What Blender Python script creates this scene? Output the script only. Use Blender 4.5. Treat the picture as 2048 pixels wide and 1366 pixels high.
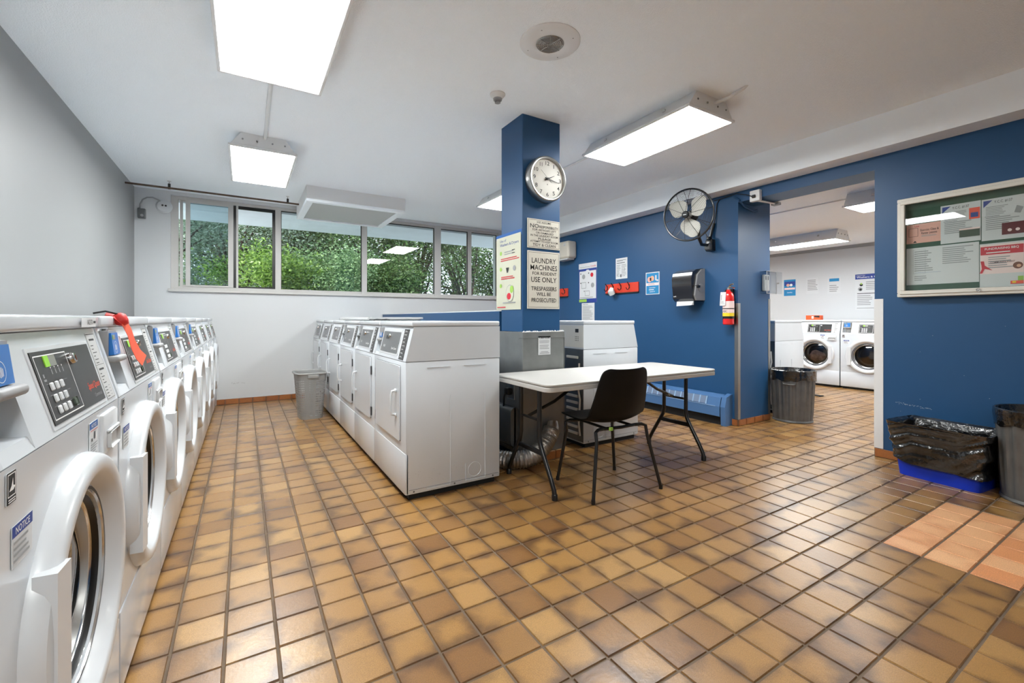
import bpy, bmesh, math, random
from mathutils import Vector, Matrix, noise
for o in list(bpy.data.objects): bpy.data.objects.remove(o)
SC = bpy.context.scene
COL = SC.collection
R = math.radians
random.seed(7)

# ---------------------------------------------------------------- camera, world, exposure
YAW = 0.547
cd = bpy.data.cameras.new('camera'); cam = bpy.data.objects.new('camera', cd); COL.objects.link(cam)
cam.location = (0, 0, 1.07); cam.rotation_euler = (math.pi/2, 0, -YAW)
cd.sensor_width = 36; cd.lens = 880/2048*36; cd.shift_y = -45.5/2048; cd.clip_start = .02; cd.clip_end = 200
SC.camera = cam
SC.view_settings.view_transform = 'Standard'; SC.view_settings.look = 'None'
SC.view_settings.gamma = 1; SC.view_settings.use_curve_mapping = False
SC.view_settings.exposure = 2.28
SC.cycles.max_bounces = 10; SC.cycles.diffuse_bounces = 6; SC.cycles.glossy_bounces = 4
SC.cycles.transparent_max_bounces = 12; SC.cycles.sample_clamp_indirect = 6
SC.cycles.caustics_reflective = False; SC.cycles.caustics_refractive = False
W = bpy.data.worlds.new('world'); SC.world = W; W.use_nodes = True
nt = W.node_tree; nt.nodes.clear()
wo = nt.nodes.new('ShaderNodeOutputWorld'); bg = nt.nodes.new('ShaderNodeBackground')
bg.inputs[0].default_value = (.80, .89, 1, 1); bg.inputs[1].default_value = .55
nt.links.new(bg.outputs[0], wo.inputs[0])
sd = bpy.data.lights.new('sun', 'SUN'); sd.energy = 1.6; sd.angle = R(3); sd.color = (1, .96, .88)
sun = bpy.data.objects.new('sun', sd); COL.objects.link(sun)
sun.rotation_euler = Vector((.75, .16, -.62)).to_track_quat('-Z', 'Y').to_euler(); sun.location = (2, 3, 8)
PANEL_E = 7.5

# ---------------------------------------------------------------- materials
def lin(c):
    return tuple(((x/255)/12.92 if x/255 <= .04045 else ((x/255+.055)/1.055)**2.4) for x in c)
MC = {}
def mat(name, rgb, rough=.5, metal=0, spec=.5, emit=0, coat=0, trans=0, alpha=1, bump=0, bscale=60, var=0, vscale=4, bdist=.002, rvar=0):
    if name in MC: return MC[name]
    m = bpy.data.materials.new(name); m.use_nodes = True; MC[name] = m
    t = m.node_tree; b = t.nodes['Principled BSDF']; L = t.links.new
    c = (*lin(rgb), 1)
    b.inputs['Base Color'].default_value = c; b.inputs['Roughness'].default_value = rough
    b.inputs['Metallic'].default_value = metal; b.inputs['Specular IOR Level'].default_value = spec
    b.inputs['Coat Weight'].default_value = coat; b.inputs['Coat Roughness'].default_value = .08
    b.inputs['Transmission Weight'].default_value = trans; b.inputs['Alpha'].default_value = alpha
    if emit:
        b.inputs['Emission Color'].default_value = c; b.inputs['Emission Strength'].default_value = emit
    if bump or var or rvar:
        tc = t.nodes.new('ShaderNodeTexCoord')
    if var:
        n = t.nodes.new('ShaderNodeTexNoise'); n.inputs['Scale'].default_value = vscale; n.inputs['Detail'].default_value = 4
        L(tc.outputs['Object'], n.inputs['Vector'])
        r = t.nodes.new('ShaderNodeMapRange'); r.inputs[1].default_value = .3; r.inputs[2].default_value = .7
        r.inputs[3].default_value = 1-var; r.inputs[4].default_value = 1+var
        L(n.outputs['Fac'], r.inputs[0])
        mx = t.nodes.new('ShaderNodeMix'); mx.data_type = 'RGBA'; mx.blend_type = 'MULTIPLY'; mx.inputs[0].default_value = 1
        mx.inputs[6].default_value = c; L(r.outputs[0], mx.inputs[7]); L(mx.outputs[2], b.inputs['Base Color'])
    if rvar:
        n3 = t.nodes.new('ShaderNodeTexNoise'); n3.inputs['Scale'].default_value = 9
        L(tc.outputs['Object'], n3.inputs['Vector'])
        r3 = t.nodes.new('ShaderNodeMapRange'); r3.inputs[3].default_value = max(.03, rough-rvar); r3.inputs[4].default_value = rough+rvar
        L(n3.outputs['Fac'], r3.inputs[0]); L(r3.outputs[0], b.inputs['Roughness'])
    if bump:
        n2 = t.nodes.new('ShaderNodeTexNoise'); n2.inputs['Scale'].default_value = bscale; n2.inputs['Detail'].default_value = 3
        L(tc.outputs['Object'], n2.inputs['Vector'])
        bp = t.nodes.new('ShaderNodeBump'); bp.inputs['Strength'].default_value = bump; bp.inputs['Distance'].default_value = bdist
        L(n2.outputs['Fac'], bp.inputs['Height']); L(bp.outputs[0], b.inputs['Normal'])
    return m

def glass_mat(name, tint=(1, 1, 1), refl=1.0, ior=1.5, rough=0.0):
    m = bpy.data.materials.new(name); m.use_nodes = True; MC[name] = m
    t = m.node_tree; t.nodes.clear(); L = t.links.new
    o = t.nodes.new('ShaderNodeOutputMaterial'); tr = t.nodes.new('ShaderNodeBsdfTransparent'); g = t.nodes.new('ShaderNodeBsdfGlossy')
    tr.inputs[0].default_value = (*tint, 1); g.inputs['Roughness'].default_value = rough
    f = t.nodes.new('ShaderNodeLayerWeight'); f.inputs['Blend'].default_value = .5
    pw = t.nodes.new('ShaderNodeMath'); pw.operation = 'POWER'; pw.inputs[1].default_value = 5; L(f.outputs['Facing'], pw.inputs[0])
    ma = t.nodes.new('ShaderNodeMath'); ma.operation = 'MULTIPLY_ADD'; ma.inputs[1].default_value = .96; ma.inputs[2].default_value = .04; L(pw.outputs[0], ma.inputs[0])
    k = t.nodes.new('ShaderNodeMath'); k.operation = 'MULTIPLY'; k.inputs[1].default_value = refl; k.use_clamp = True
    mx = t.nodes.new('ShaderNodeMixShader')
    L(ma.outputs[0], k.inputs[0]); L(k.outputs[0], mx.inputs[0]); L(tr.outputs[0], mx.inputs[1]); L(g.outputs[0], mx.inputs[2]); L(mx.outputs[0], o.inputs[0])
    return m

WHITE = mat('white_enamel', (204, 209, 214), .22, spec=.5, coat=.3, var=.02, vscale=3)
WHITE2 = mat('white_plastic', (202, 205, 208), .3, coat=.2)
OFFW = mat('off_white_plastic', (214, 211, 202), .4)
WALLG = mat('wall_paint_grey', (204, 206, 208), .55, bump=.15, bscale=180, bdist=.001)
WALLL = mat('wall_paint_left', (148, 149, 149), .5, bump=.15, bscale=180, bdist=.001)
BLUE = mat('wall_paint_blue', (34, 77, 119), .42, spec=.4, bump=.2, bscale=140, bdist=.001, var=.03, vscale=1.5)
CEIL = mat('ceiling_stipple', (244, 249, 254), .8, bump=.9, bscale=150, bdist=.004)
BEAMW = mat('beam_paint', (244, 249, 254), .6, bump=.2, bscale=150)
PAINTW = mat('white_paint', (222, 222, 222), .45)
FRAMEG = mat('window_frame_paint', (196, 194, 191), .45)
BLACK = mat('black_plastic', (11, 11, 12), .35)
BLACKM = mat('black_powder_coat', (8, 8, 9), .3, coat=.2)
DARK = mat('dark_void', (10, 10, 10), .7)
CHAIRB = mat('chair_black', (7, 7, 8), .5, spec=.25, bump=.1, bscale=300)
PANELB = mat('panel_charcoal', (36, 35, 35), .35)
PANELG = mat('panel_grey', (98, 100, 102), .3)
CHROME = mat('chrome', (205, 205, 205), .16, 1)
STEEL = mat('brushed_steel', (172, 172, 170), .34, 1, rvar=.1)
GALV = mat('galvanised', (136, 138, 137), .42, .55, var=.12, vscale=7, rvar=.12)
GALVD = mat('galvanised_dark', (104, 107, 108), .42, .6, var=.15, vscale=6)
CANM = mat('can_galvanised', (104, 104, 103), .42, .5, var=.15, vscale=10, bump=.2, bscale=40)
GREY = mat('mid_grey_plastic', (150, 151, 152), .5)
LGREY = mat('light_grey_label', (186, 187, 187), .5)
SEAM = mat('seam_grey', (120, 121, 123), .6)
CARDB = mat('reader_blue', (22, 110, 190), .3)
LCD = mat('lcd_grey', (128, 130, 120), .3)
LCDG = mat('lcd_green_glow', (130, 190, 40), .4, emit=.05)
ORANGE = mat('print_orange', (235, 80, 45), .5)
PRINTK = mat('print_black', (25, 25, 26), .6)
PRINTG = mat('print_grey', (150, 152, 154), .6)
PRINTW = mat('print_white', (235, 235, 235), .6)
BLUEP = mat('print_blue', (30, 90, 160), .6)
BLUEN = mat('print_navy', (38, 62, 140), .6)
CYANP = mat('print_cyan', (26, 130, 185), .6)
REDP = mat('print_red', (198, 34, 52), .6)
GREENP = mat('print_green', (150, 190, 80), .6)
PINKP = mat('print_pink', (225, 170, 155), .6)
PALEP = mat('print_pale_pink', (240, 215, 212), .6)
YELP = mat('print_yellow', (235, 205, 40), .6)
BROWNP = mat('print_brown', (110, 60, 40), .6)
DKGRN = mat('print_dark_green', (70, 82, 70), .6)
SKINP = mat('print_peach', (222, 170, 140), .6)
MAROON = mat('print_maroon', (96, 28, 34), .6)
PAPER = mat('paper_white', (208, 210, 212), .6)
PAPERC = mat('paper_cream', (196, 196, 176), .6)
SIGNW = mat('sign_cream', (206, 202, 190), .4)
FELT = mat('felt_green', (52, 84, 68), .9, bump=.3, bscale=400)
BEIGE = mat('dryer_beige', (196, 190, 178), .4)
REDB = mat('red_board', (206, 58, 36), .4)
EXTR = mat('extinguisher_red', (214, 30, 28), .22, coat=.5)
TAGO = mat('ribbon_orange', (232, 84, 48), .5)
TAGR = mat('ribbon_red', (200, 40, 36), .5)
BAG = mat('bag_black', (11, 10, 10), .16, spec=.9, coat=.6, bump=.7, bscale=22, bdist=.015)
BINB = mat('bin_blue', (8, 52, 190), .35)
TABLE = mat('table_plastic', (186, 184, 180), .4, bump=.1, bscale=250)
FOIL = mat('foil', (190, 186, 182), .28, .95, bump=.6, bscale=60, bdist=.006)
BASKET = mat('basket_grey', (150, 150, 148), .5)
SMOKED = mat('smoked_plastic', (38, 36, 37), .16, coat=.5)
HEATB = mat('heater_blue', (72, 112, 160), .4)
HEATG = mat('heater_grille', (104, 122, 150), .5)
HEATL = mat('heater_light', (140, 172, 208), .4)
CONC = mat('concrete_soffit', (208, 217, 226), .8, var=.04)
BOUNCEG = mat('bounce_paving', (224, 224, 222), .95, var=.1)  # unseen ground, toned pale to bounce light up under the overhang
BARK = mat('bark', (62, 52, 44), .9, bump=.5, bscale=30)
RUST = mat('rusty_pipe', (92, 74, 62), .6, .3, var=.35, vscale=14)
DRUM = mat('drum_brown', (92, 72, 48), .3, .4, var=.3, vscale=6)
DRUMD = mat('drum_dark', (26, 24, 22), .2, .3)
ORBOX = mat('box_orange', (216, 84, 34), .5)
LINT = mat('lint', (220, 220, 220), .9)
CLOTHP = mat('cloth_pink', (186, 160, 158), .9, var=.4, vscale=20)
GLASSW = glass_mat('window_glass', (.93, .96, .95), 1.0, 1.5)
GLASST = glass_mat('window_glass_double', (.66, .74, .76), 1.3, 1.5)
GLASSC = glass_mat('case_glass', (.95, .97, .96), 1.0, 1.5)
CLEARP = glass_mat('clear_plastic', (.9, .92, .94), 1.6, 1.5, .05)
GLASSD = glass_mat('door_glass', (.35, .33, .30), 1.6, 1.5)
def lens_mat():
    m = mat('lamp_lens', (255, 255, 252), .4)
    t = m.node_tree; t.nodes.clear(); L = t.links.new
    o = t.nodes.new('ShaderNodeOutputMaterial'); e = t.nodes.new('ShaderNodeEmission')
    e.inputs[0].default_value = (.975, 1.0, .99, 1); e.inputs[1].default_value = PANEL_E
    L(e.outputs[0], o.inputs[0]); return m
LENS = lens_mat()

def tile_mat(name, base, dark, light, edge, rough=.3):
    m = bpy.data.materials.new(name); m.use_nodes = True
    t = m.node_tree; b = t.nodes['Principled BSDF']; L = t.links.new; N = t.nodes.new
    geo = N('ShaderNodeNewGeometry'); oi = N('ShaderNodeObjectInfo'); uv = N('ShaderNodeUVMap'); uv.uv_map = 'UVMap'
    add = N('ShaderNodeMath'); add.operation = 'ADD'; L(geo.outputs['Random Per Island'], add.inputs[0]); L(oi.outputs['Random'], add.inputs[1])
    fr = N('ShaderNodeMath'); fr.operation = 'FRACT'; L(add.outputs[0], fr.inputs[0])
    # broad mottling in world position
    n1 = N('ShaderNodeTexNoise'); n1.inputs['Scale'].default_value = 5.5; n1.inputs['Detail'].default_value = 3; L(geo.outputs['Position'], n1.inputs['Vector'])
    n2 = N('ShaderNodeTexNoise'); n2.inputs['Scale'].default_value = 320; n2.inputs['Detail'].default_value = 1; L(geo.outputs['Position'], n2.inputs['Vector'])
    ramp = N('ShaderNodeValToRGB'); L(fr.outputs[0], ramp.inputs[0])
    ramp.color_ramp.elements[0].color = (*lin(dark), 1); ramp.color_ramp.elements[1].color = (*lin(light), 1)
    e = ramp.color_ramp.elements.new(.3); e.color = (*lin(base), 1); e = ramp.color_ramp.elements.new(.8); e.color = (*lin(base), 1)
    # flashed darker rim: distance to the tile's edge from UV, broken by noise
    sep = N('ShaderNodeSeparateXYZ'); L(uv.outputs[0], sep.inputs[0])
    def m2(op, a, b_=None, v=None):
        q = N('ShaderNodeMath'); q.operation = op; L(a, q.inputs[0])
        if b_ is not None: L(b_, q.inputs[1])
        elif v is not None: q.inputs[1].default_value = v
        return q.outputs[0]
    ax = m2('ABSOLUTE', m2('SUBTRACT', sep.outputs[0], v=.5)); ay = m2('ABSOLUTE', m2('SUBTRACT', sep.outputs[1], v=.5))
    mxe = m2('MAXIMUM', ax, ay)
    nz = m2('MULTIPLY', m2('SUBTRACT', n1.outputs['Fac'], v=.5), v=1.25)
    ed = m2('ADD', mxe, nz)
    mr = N('ShaderNodeMapRange'); mr.interpolation_type = 'SMOOTHSTEP'; mr.inputs[1].default_value = .22; mr.inputs[2].default_value = .66
    mr.inputs[3].default_value = 0; mr.inputs[4].default_value = .8; L(ed, mr.inputs[0])
    mx = N('ShaderNodeMix'); mx.data_type = 'RGBA'; L(mr.outputs[0], mx.inputs[0]); L(ramp.outputs[0], mx.inputs[6]); mx.inputs[7].default_value = (*lin(edge), 1)
    sp = N('ShaderNodeMapRange'); sp.inputs[1].default_value = .3; sp.inputs[2].default_value = .7; sp.inputs[3].default_value = .8; sp.inputs[4].default_value = 1.2; L(n2.outputs['Fac'], sp.inputs[0])
    mu = N('ShaderNodeMix'); mu.data_type = 'RGBA'; mu.blend_type = 'MULTIPLY'; mu.inputs[0].default_value = 1; L(mx.outputs[2], mu.inputs[6]); L(sp.outputs[0], mu.inputs[7])
    # worn pale arris along the very edge, on two sides, patchy
    s2 = m2('MAXIMUM', m2('SUBTRACT', m2('SUBTRACT', sep.outputs[0], v=.5), v=0), m2('SUBTRACT', sep.outputs[1], v=.5))
    g = m2('GREATER_THAN', mxe, v=.482)
    n4 = N('ShaderNodeTexNoise'); n4.inputs['Scale'].default_value = 3; L(geo.outputs['Position'], n4.inputs['Vector'])
    gg = m2('MULTIPLY', g, m2('GREATER_THAN', m2('ADD', n4.outputs['Fac'], m2('MULTIPLY', fr.outputs[0], v=.25)), v=.56))
    g2 = m2('MULTIPLY', gg, v=.75)
    mw = N('ShaderNodeMix'); mw.data_type = 'RGBA'; L(g2, mw.inputs[0]); L(mu.outputs[2], mw.inputs[6]); mw.inputs[7].default_value = (*lin((214, 190, 156)), 1)
    L(mw.outputs[2], b.inputs['Base Color'])
    b.inputs['Roughness'].default_value = rough; b.inputs['Specular IOR Level'].default_value = .5
    b.inputs['Coat Weight'].default_value = .35; b.inputs['Coat Roughness'].default_value = .3
    bp = N('ShaderNodeBump'); bp.inputs['Strength'].default_value = .35; bp.inputs['Distance'].default_value = .002
    n3 = N('ShaderNodeTexNoise'); n3.inputs['Scale'].default_value = 60; n3.inputs['Detail'].default_value = 4; L(geo.outputs['Position'], n3.inputs['Vector'])
    L(n3.outputs['Fac'], bp.inputs['Height']); L(bp.outputs[0], b.inputs['Normal'])
    return m
TILE = tile_mat('quarry_tile', (154, 114, 62), (126, 88, 48), (172, 134, 82), (70, 44, 26))
TILEP = tile_mat('pale_tile', (222, 168, 120), (212, 140, 88), (230, 184, 136), (200, 138, 92), .5)
TILEB = tile_mat('base_tile', (160, 98, 50), (136, 78, 38), (172, 110, 60), (120, 66, 34))
GROUT = mat('grout', (104, 88, 72), .9, var=.15, vscale=10)

def leaf_mat(name, a, b_, tr=.35):
    m = bpy.data.materials.new(name); m.use_nodes = True
    t = m.node_tree; b = t.nodes['Principled BSDF']; L = t.links.new; N = t.nodes.new
    geo = N('ShaderNodeNewGeometry'); ramp = N('ShaderNodeValToRGB'); L(geo.outputs['Random Per Island'], ramp.inputs[0])
    ramp.color_ramp.elements[0].color = (*lin(a), 1); ramp.color_ramp.elements[1].color = (*lin(b_), 1)
    L(ramp.outputs[0], b.inputs['Base Color']); b.inputs['Roughness'].default_value = .45
    td = N('ShaderNodeBsdfTranslucent'); L(ramp.outputs[0], td.inputs[0]); mx = N('ShaderNodeMixShader'); mx.inputs[0].default_value = tr
    o = t.nodes['Material Output']; L(b.outputs[0], mx.inputs[1]); L(td.outputs[0], mx.inputs[2]); L(mx.outputs[0], o.inputs[0])
    return m
LEAF1 = leaf_mat('leaf_bright', (56, 96, 34), (150, 182, 92))
LEAF2B = leaf_mat('leaf_fresh', (52, 88, 48), (160, 190, 140))
LEAF2 = leaf_mat('leaf_mid', (46, 74, 34), (112, 142, 84))
LEAF3 = leaf_mat('leaf_grey', (88, 112, 90), (170, 188, 168))
LEAF4 = leaf_mat('leaf_dark', (36, 52, 26), (84, 100, 52))

# ---------------------------------------------------------------- mesh building
class MB:
    def __init__(s): s.v = []; s.f = []; s.m = []; s.ms = []; s.uv = None
    def mi(s, m):
        if m not in s.ms: s.ms.append(m)
        return s.ms.index(m)
    def add(s, vs, fs, m):
        k = len(s.v); i = s.mi(m); s.v += [tuple(v) for v in vs]
        s.f += [tuple(k+j for j in f) for f in fs]; s.m += [i]*len(fs); return s
    def box(s, x0, x1, y0, y1, z0, z1, m):
        x0, x1 = sorted((x0, x1)); y0, y1 = sorted((y0, y1)); z0, z1 = sorted((z0, z1))
        return s.add([(x, y, z) for x in (x0, x1) for y in (y0, y1) for z in (z0, z1)],
            [(0, 1, 3, 2), (4, 6, 7, 5), (0, 4, 5, 1), (2, 3, 7, 6), (0, 2, 6, 4), (1, 5, 7, 3)], m)
    def rbox(s, x0, x1, y0, y1, z0, z1, m, b=.006, seg=2, axis=None):
        bm = bmesh.new(); bmesh.ops.create_cube(bm, size=1)
        for v in bm.verts:
            v.co = Vector((x0+(v.co.x+.5)*(x1-x0), y0+(v.co.y+.5)*(y1-y0), z0+(v.co.z+.5)*(z1-z0)))
        es = bm.edges[:]
        if axis is not None: es = [e for e in es if abs((e.verts[0].co-e.verts[1].co).normalized()[axis]) > .9]
        bmesh.ops.bevel(bm, geom=es, offset=b, segments=seg, profile=.5, affect='EDGES')
        return s.bm(bm, m)
    def bm(s, bm, m):
        bmesh.ops.recalc_face_normals(bm, faces=bm.faces[:])
        bm.verts.index_update()
        s.add([v.co[:] for v in bm.verts], [tuple(v.index for v in f.verts) for f in bm.faces], m); bm.free(); return s
    def prism(s, prof, y0, y1, m, ax='y'):
        n = len(prof)
        mk = {'y': lambda p, t: (p[0], t, p[1]), 'x': lambda p, t: (t, p[0], p[1]), 'z': lambda p, t: (p[0], p[1], t)}[ax]
        bm = bmesh.new(); a = [bm.verts.new(mk(p, y0)) for p in prof]; b = [bm.verts.new(mk(p, y1)) for p in prof]
        bm.faces.new(a); bm.faces.new(b[::-1])
        for i in range(n): bm.faces.new((a[i], b[i], b[(i+1) % n], a[(i+1) % n]))
        return s.bm(bm, m)
    def quad(s, p, m): return s.add(p, [tuple(range(len(p)))], m)
    def plate(s, O, U, V, w, h, d, m):
        O, U, V = Vector(O), Vector(U), Vector(V); Nn = U.cross(V).normalized()
        c = [O, O+U*w, O+U*w+V*h, O+V*h]; c2 = [p+Nn*d for p in c]
        return s.add([*c, *c2], [(3, 2, 1, 0), (4, 5, 6, 7), (0, 1, 5, 4), (1, 2, 6, 5), (2, 3, 7, 6), (3, 0, 4, 7)], m)
    def tube(s, pts, r, m, seg=10, cap=True, closed=False, rf=None):
        pts = [Vector(p) for p in pts]; n = len(pts); k = len(s.v); i = s.mi(m)
        up = Vector((0, 0, 1)); prev = None
        for j, p in enumerate(pts):
            if closed: d = (pts[(j+1) % n]-pts[j-1]).normalized()
            else: d = (pts[min(j+1, n-1)]-pts[max(j-1, 0)]).normalized()
            if prev is None:
                a = d.cross(up)
                if a.length < .01: a = d.cross(Vector((1, 0, 0)))
            else: a = prev - d*prev.dot(d)
            a.normalize(); prev = a; b = d.cross(a)
            rr = rf(j) if rf else r
            for q in range(seg):
                t = 2*math.pi*q/seg; s.v.append(tuple(p+a*math.cos(t)*rr+b*math.sin(t)*rr))
        for j in range(n if closed else n-1):
            for q in range(seg):
                q2 = (q+1) % seg; j2 = (j+1) % n
                s.f.append((k+j*seg+q, k+j*seg+q2, k+j2*seg+q2, k+j2*seg+q)); s.m.append(i)
        if cap and not closed:
            s.f.append(tuple(k+q for q in range(seg))[::-1]); s.m.append(i)
            s.f.append(tuple(k+(n-1)*seg+q for q in range(seg))); s.m.append(i)
        return s
    def lathe(s, prof, m, seg=32, C=(0, 0, 0), A='z', rf=None, ms=None):
        """prof: (radius, height) along the axis"""
        C = Vector(C); k = len(s.v); n = len(prof)
        for j, (r, h) in enumerate(prof):
            for q in range(seg):
                t = 2*math.pi*q/seg; rr = r*(rf(t, j) if rf else 1); c, d = math.cos(t)*rr, math.sin(t)*rr
                p = {'z': (c, d, h), 'x': (h, c, d), '-y': (c, -h, d), 'y': (d, h, c)}[A]
                s.v.append(tuple(C+Vector(p)))
        for j in range(n-1):
            i = s.mi(ms[j] if ms else m)
            for q in range(seg):
                q2 = (q+1) % seg; s.f.append((k+j*seg+q, k+j*seg+q2, k+(j+1)*seg+q2, k+(j+1)*seg+q)); s.m.append(i)
        return s
    def xf(s, M, a=0):
        s.v[a:] = [tuple(M @ Vector(v)) for v in s.v[a:]]; return s
    def obj(s, name, parent=None, smooth=False, loc=None, label=None):
        me = bpy.data.meshes.new(name); me.from_pydata(s.v, [], s.f)
        for m in s.ms: me.materials.append(m)
        me.polygons.foreach_set('material_index', s.m)
        if smooth:
            me.polygons.foreach_set('use_smooth', [True]*len(s.f))
        me.update()
        if smooth and smooth != 'all':
            try: me.set_sharp_from_angle(angle=R(38))
            except Exception: pass
        o = bpy.data.objects.new(name, me); COL.objects.link(o)
        if parent: o.parent = parent
        if loc: o.location = loc
        if label: o['label'] = label
        return o
def tag(o, label=None, cat=None, group=None, kind=None):
    if label: o['label'] = label
    if cat: o['category'] = cat
    if group: o['group'] = group
    if kind: o['kind'] = kind
    return o
def thing(name, label, cat, loc=(0, 0, 0), rz=0, group=None):
    o = bpy.data.objects.new(name, None); COL.objects.link(o); o.location = loc; o.rotation_euler = (0, 0, rz)
    o.empty_display_size = .1
    return tag(o, label, cat, group)
def copy_tree(o, parent=None):
    c = o.copy(); COL.objects.link(c)
    if parent: c.parent = parent
    for ch in KIDS.get(o.name, []) or [x for x in o.children]: copy_tree(ch, c)
    return c
KIDS = {}
def struct(name, mb, smooth=False, parent=None):
    o = mb.obj(name, parent, smooth)
    if not parent: o['kind'] = 'structure'
    return o

TXT = {}
def text_geo(body):
    if body in TXT: return TXT[body]
    c = bpy.data.curves.new('txt', 'FONT'); c.body = body; c.size = 1; c.align_x = 'LEFT'; c.resolution_u = 2; c.offset = .006
    o = bpy.data.objects.new('txt', c); COL.objects.link(o)
    dg = bpy.context.evaluated_depsgraph_get(); me = o.evaluated_get(dg).to_mesh()
    vs = [tuple(v.co) for v in me.vertices]; fs = [tuple(p.vertices) for p in me.polygons]
    o.evaluated_get(dg).to_mesh_clear(); bpy.data.objects.remove(o); bpy.data.curves.remove(c)
    TXT[body] = (vs, fs); return TXT[body]
def put_text(mb, body, O, U, V, x, y, w, h, m, off=.0006, mirror=False, slant=0):
    """fit the words into a box w x h whose lower-left corner is x, y"""
    vs, fs = text_geo(body)
    if not vs: return
    x0 = min(v[0] for v in vs); x1 = max(v[0] for v in vs); y0 = min(v[1] for v in vs); y1 = max(v[1] for v in vs)
    O, U, V = Vector(O), Vector(U), Vector(V); N_ = U.cross(V).normalized()
    sx = w/(x1-x0); sy = h/(y1-y0)
    mb.add([O+U*(x+(v[0]-x0)*sx+slant*(v[1]-y0)*sy)+V*(y+(v[1]-y0)*sy)+N_*off for v in vs], fs, m)
def sheet(name, label, cat, O, U, V, w, h, els, paper=PAPER, d=.0015, group=None, parent=None, curl=None):
    """a sheet or board with its print; O is the lower-left corner, coordinates of els run 0..1"""
    root = None
    O = Vector(O); U = Vector(U); V = Vector(V); N_ = U.cross(V).normalized()
    b = MB(); b.plate((0, 0, 0), U, V, w, h, d, paper)
    o = b.obj(name, parent); o.location = O
    if label: tag(o, label, cat, group)
    p = MB(); off = d+.0004
    for e in els:
        k = e[0]; m = e[1]
        if k == 'r': _, _, x0, y0, x1, y1 = e; p.quad([U*(x*w)+V*(y*h)+N_*off for x, y in ((x0, y0), (x1, y0), (x1, y1), (x0, y1))], m)
        elif k == 'p': p.quad([U*(x*w)+V*(y*h)+N_*off for x, y in e[2]], m)
        elif k == 'd':
            _, _, cx, cy, r = e[:5]; sy = e[5] if len(e) > 5 else r*w/h
            p.quad([U*((cx+r*math.cos(t*math.pi/8))*w)+V*((cy+sy*math.sin(t*math.pi/8))*h)+N_*off for t in range(16)], m)
        elif k == 't':
            _, _, s_, x0, y0, x1, y1 = e[:7]; put_text(p, s_, (0, 0, 0), U, V, x0*w, y0*h, (x1-x0)*w, (y1-y0)*h, m, off, slant=e[7] if len(e) > 7 else 0)
        elif k == 'l':
            _, _, x0, y0, x1, y1, n = e
            for i in range(n):
                yy = y1-(i+.5)*(y1-y0)/n; hh = (y1-y0)/n*.22; xe = x0+(x1-x0)*(1-random.random()*.35)
                p.quad([U*(x*w)+V*(y*h)+N_*off for x, y in ((x0, yy-hh), (xe, yy-hh), (xe, yy+hh), (x0, yy+hh))], m)
        elif k == 'o':   # outline
            _, _, x0, y0, x1, y1, t = e; ty = t*w/h
            for a in ((x0, y0, x1, y0+ty), (x0, y1-ty, x1, y1), (x0, y0, x0+t, y1), (x1-t, y0, x1, y1)):
                p.quad([U*(x*w)+V*(y*h)+N_*off for x, y in ((a[0], a[1]), (a[2], a[1]), (a[2], a[3]), (a[0], a[3]))], m)
        off += .00025
    if p.f: p.obj('print', o)
    return o

# ---------------------------------------------------------------- the setting
XL, XR, YB, YF, ZC = -1.07, 4.195, 6.53, -2.2, 2.578
X2, XE, ZC2 = 4.49, 8.65, 2.30
YO0, YO1 = 1.458, 2.567      # the opening
P = .148; GX, GY = -.054, 1.768
floor = struct('floor', MB().box(XL-.1, XE+.1, YF-.1, YB+.1, -.12, -.0045, GROUT))
def tile_verts(x, y, w, h, z, g=.0031, c=.003):
    a = [(x+g, y+g, z-.006), (x+w-g, y+g, z-.006), (x+w-g, y+h-g, z-.006), (x+g, y+h-g, z-.006)]
    g2 = g+c; b = [(x+g2, y+g2, z), (x+w-g2, y+g2, z), (x+w-g2, y+h-g2, z), (x+g2, y+h-g2, z)]
    return a+b
TF = [(4, 5, 6, 7), (0, 1, 5, 4), (1, 2, 6, 5), (2, 3, 7, 6), (3, 0, 4, 7)]
def uvs(me, w):
    uvl = me.uv_layers.new(name='UVMap')
    for p in me.polygons:
        vs = [me.vertices[i].co for i in p.vertices]
    return uvl
def tile_mesh(name, cells, m):
    v = []; f = []; uv = []
    base = [(.02, .02), (.98, .02), (.98, .98), (.02, .98), (.035, .035), (.965, .035), (.965, .965), (.035, .965)]
    for (x, y, w, h, z) in cells:
        k = len(v); v += tile_verts(x, y, w, h, z); f += [tuple(k+i for i in q) for q in TF]
        for q in TF: uv += [base[i] for i in q]
    me = bpy.data.meshes.new(name); me.from_pydata(v, [], f); me.materials.append(m)
    l = me.uv_layers.new(name='UVMap'); l.data.foreach_set('uv', [c for p in uv for c in p]); me.update(); return me
Fv = (math.sin(YAW), math.cos(YAW)); Rv = (math.cos(YAW), -math.sin(YAW))
tl = []
rt = random.Random(3)
for i in range(-8, 60):
    for j in range(-28, 34):
        x = GX+i*P; y = GY+j*P
        if x < XL-P or x > XE or y < YF-P or y > YB: continue
        cx, cy = x+P/2, y+P/2; d = cx*Fv[0]+cy*Fv[1]; r_ = cx*Rv[0]+cy*Rv[1]
        score = 0
        if d > .3:
            u = 1024+880*r_/d; vv = 637.5+880*1.07/d
            if -60 < u < 2100 and vv < 1420 and not (cx < -.33) and not (.82 < cx < 1.43 and cy > 2.55): score = 1/d**3
        tl.append((score, i, j, x, y))
tl.sort(reverse=True)
def is_pale(i, j):
    return 18 <= i <= 23 and -9 <= j <= -7 or 18 <= i <= 24 and -12 <= j <= -10
TM = tile_mesh('tile', [(-P/2, -P/2, P, P, 0)], TILE); TMP = tile_mesh('tile', [(-P/2, -P/2, P, P, 0)], TILEP)
big = [t for t in tl[:300] if t[0] > 0]
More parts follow.
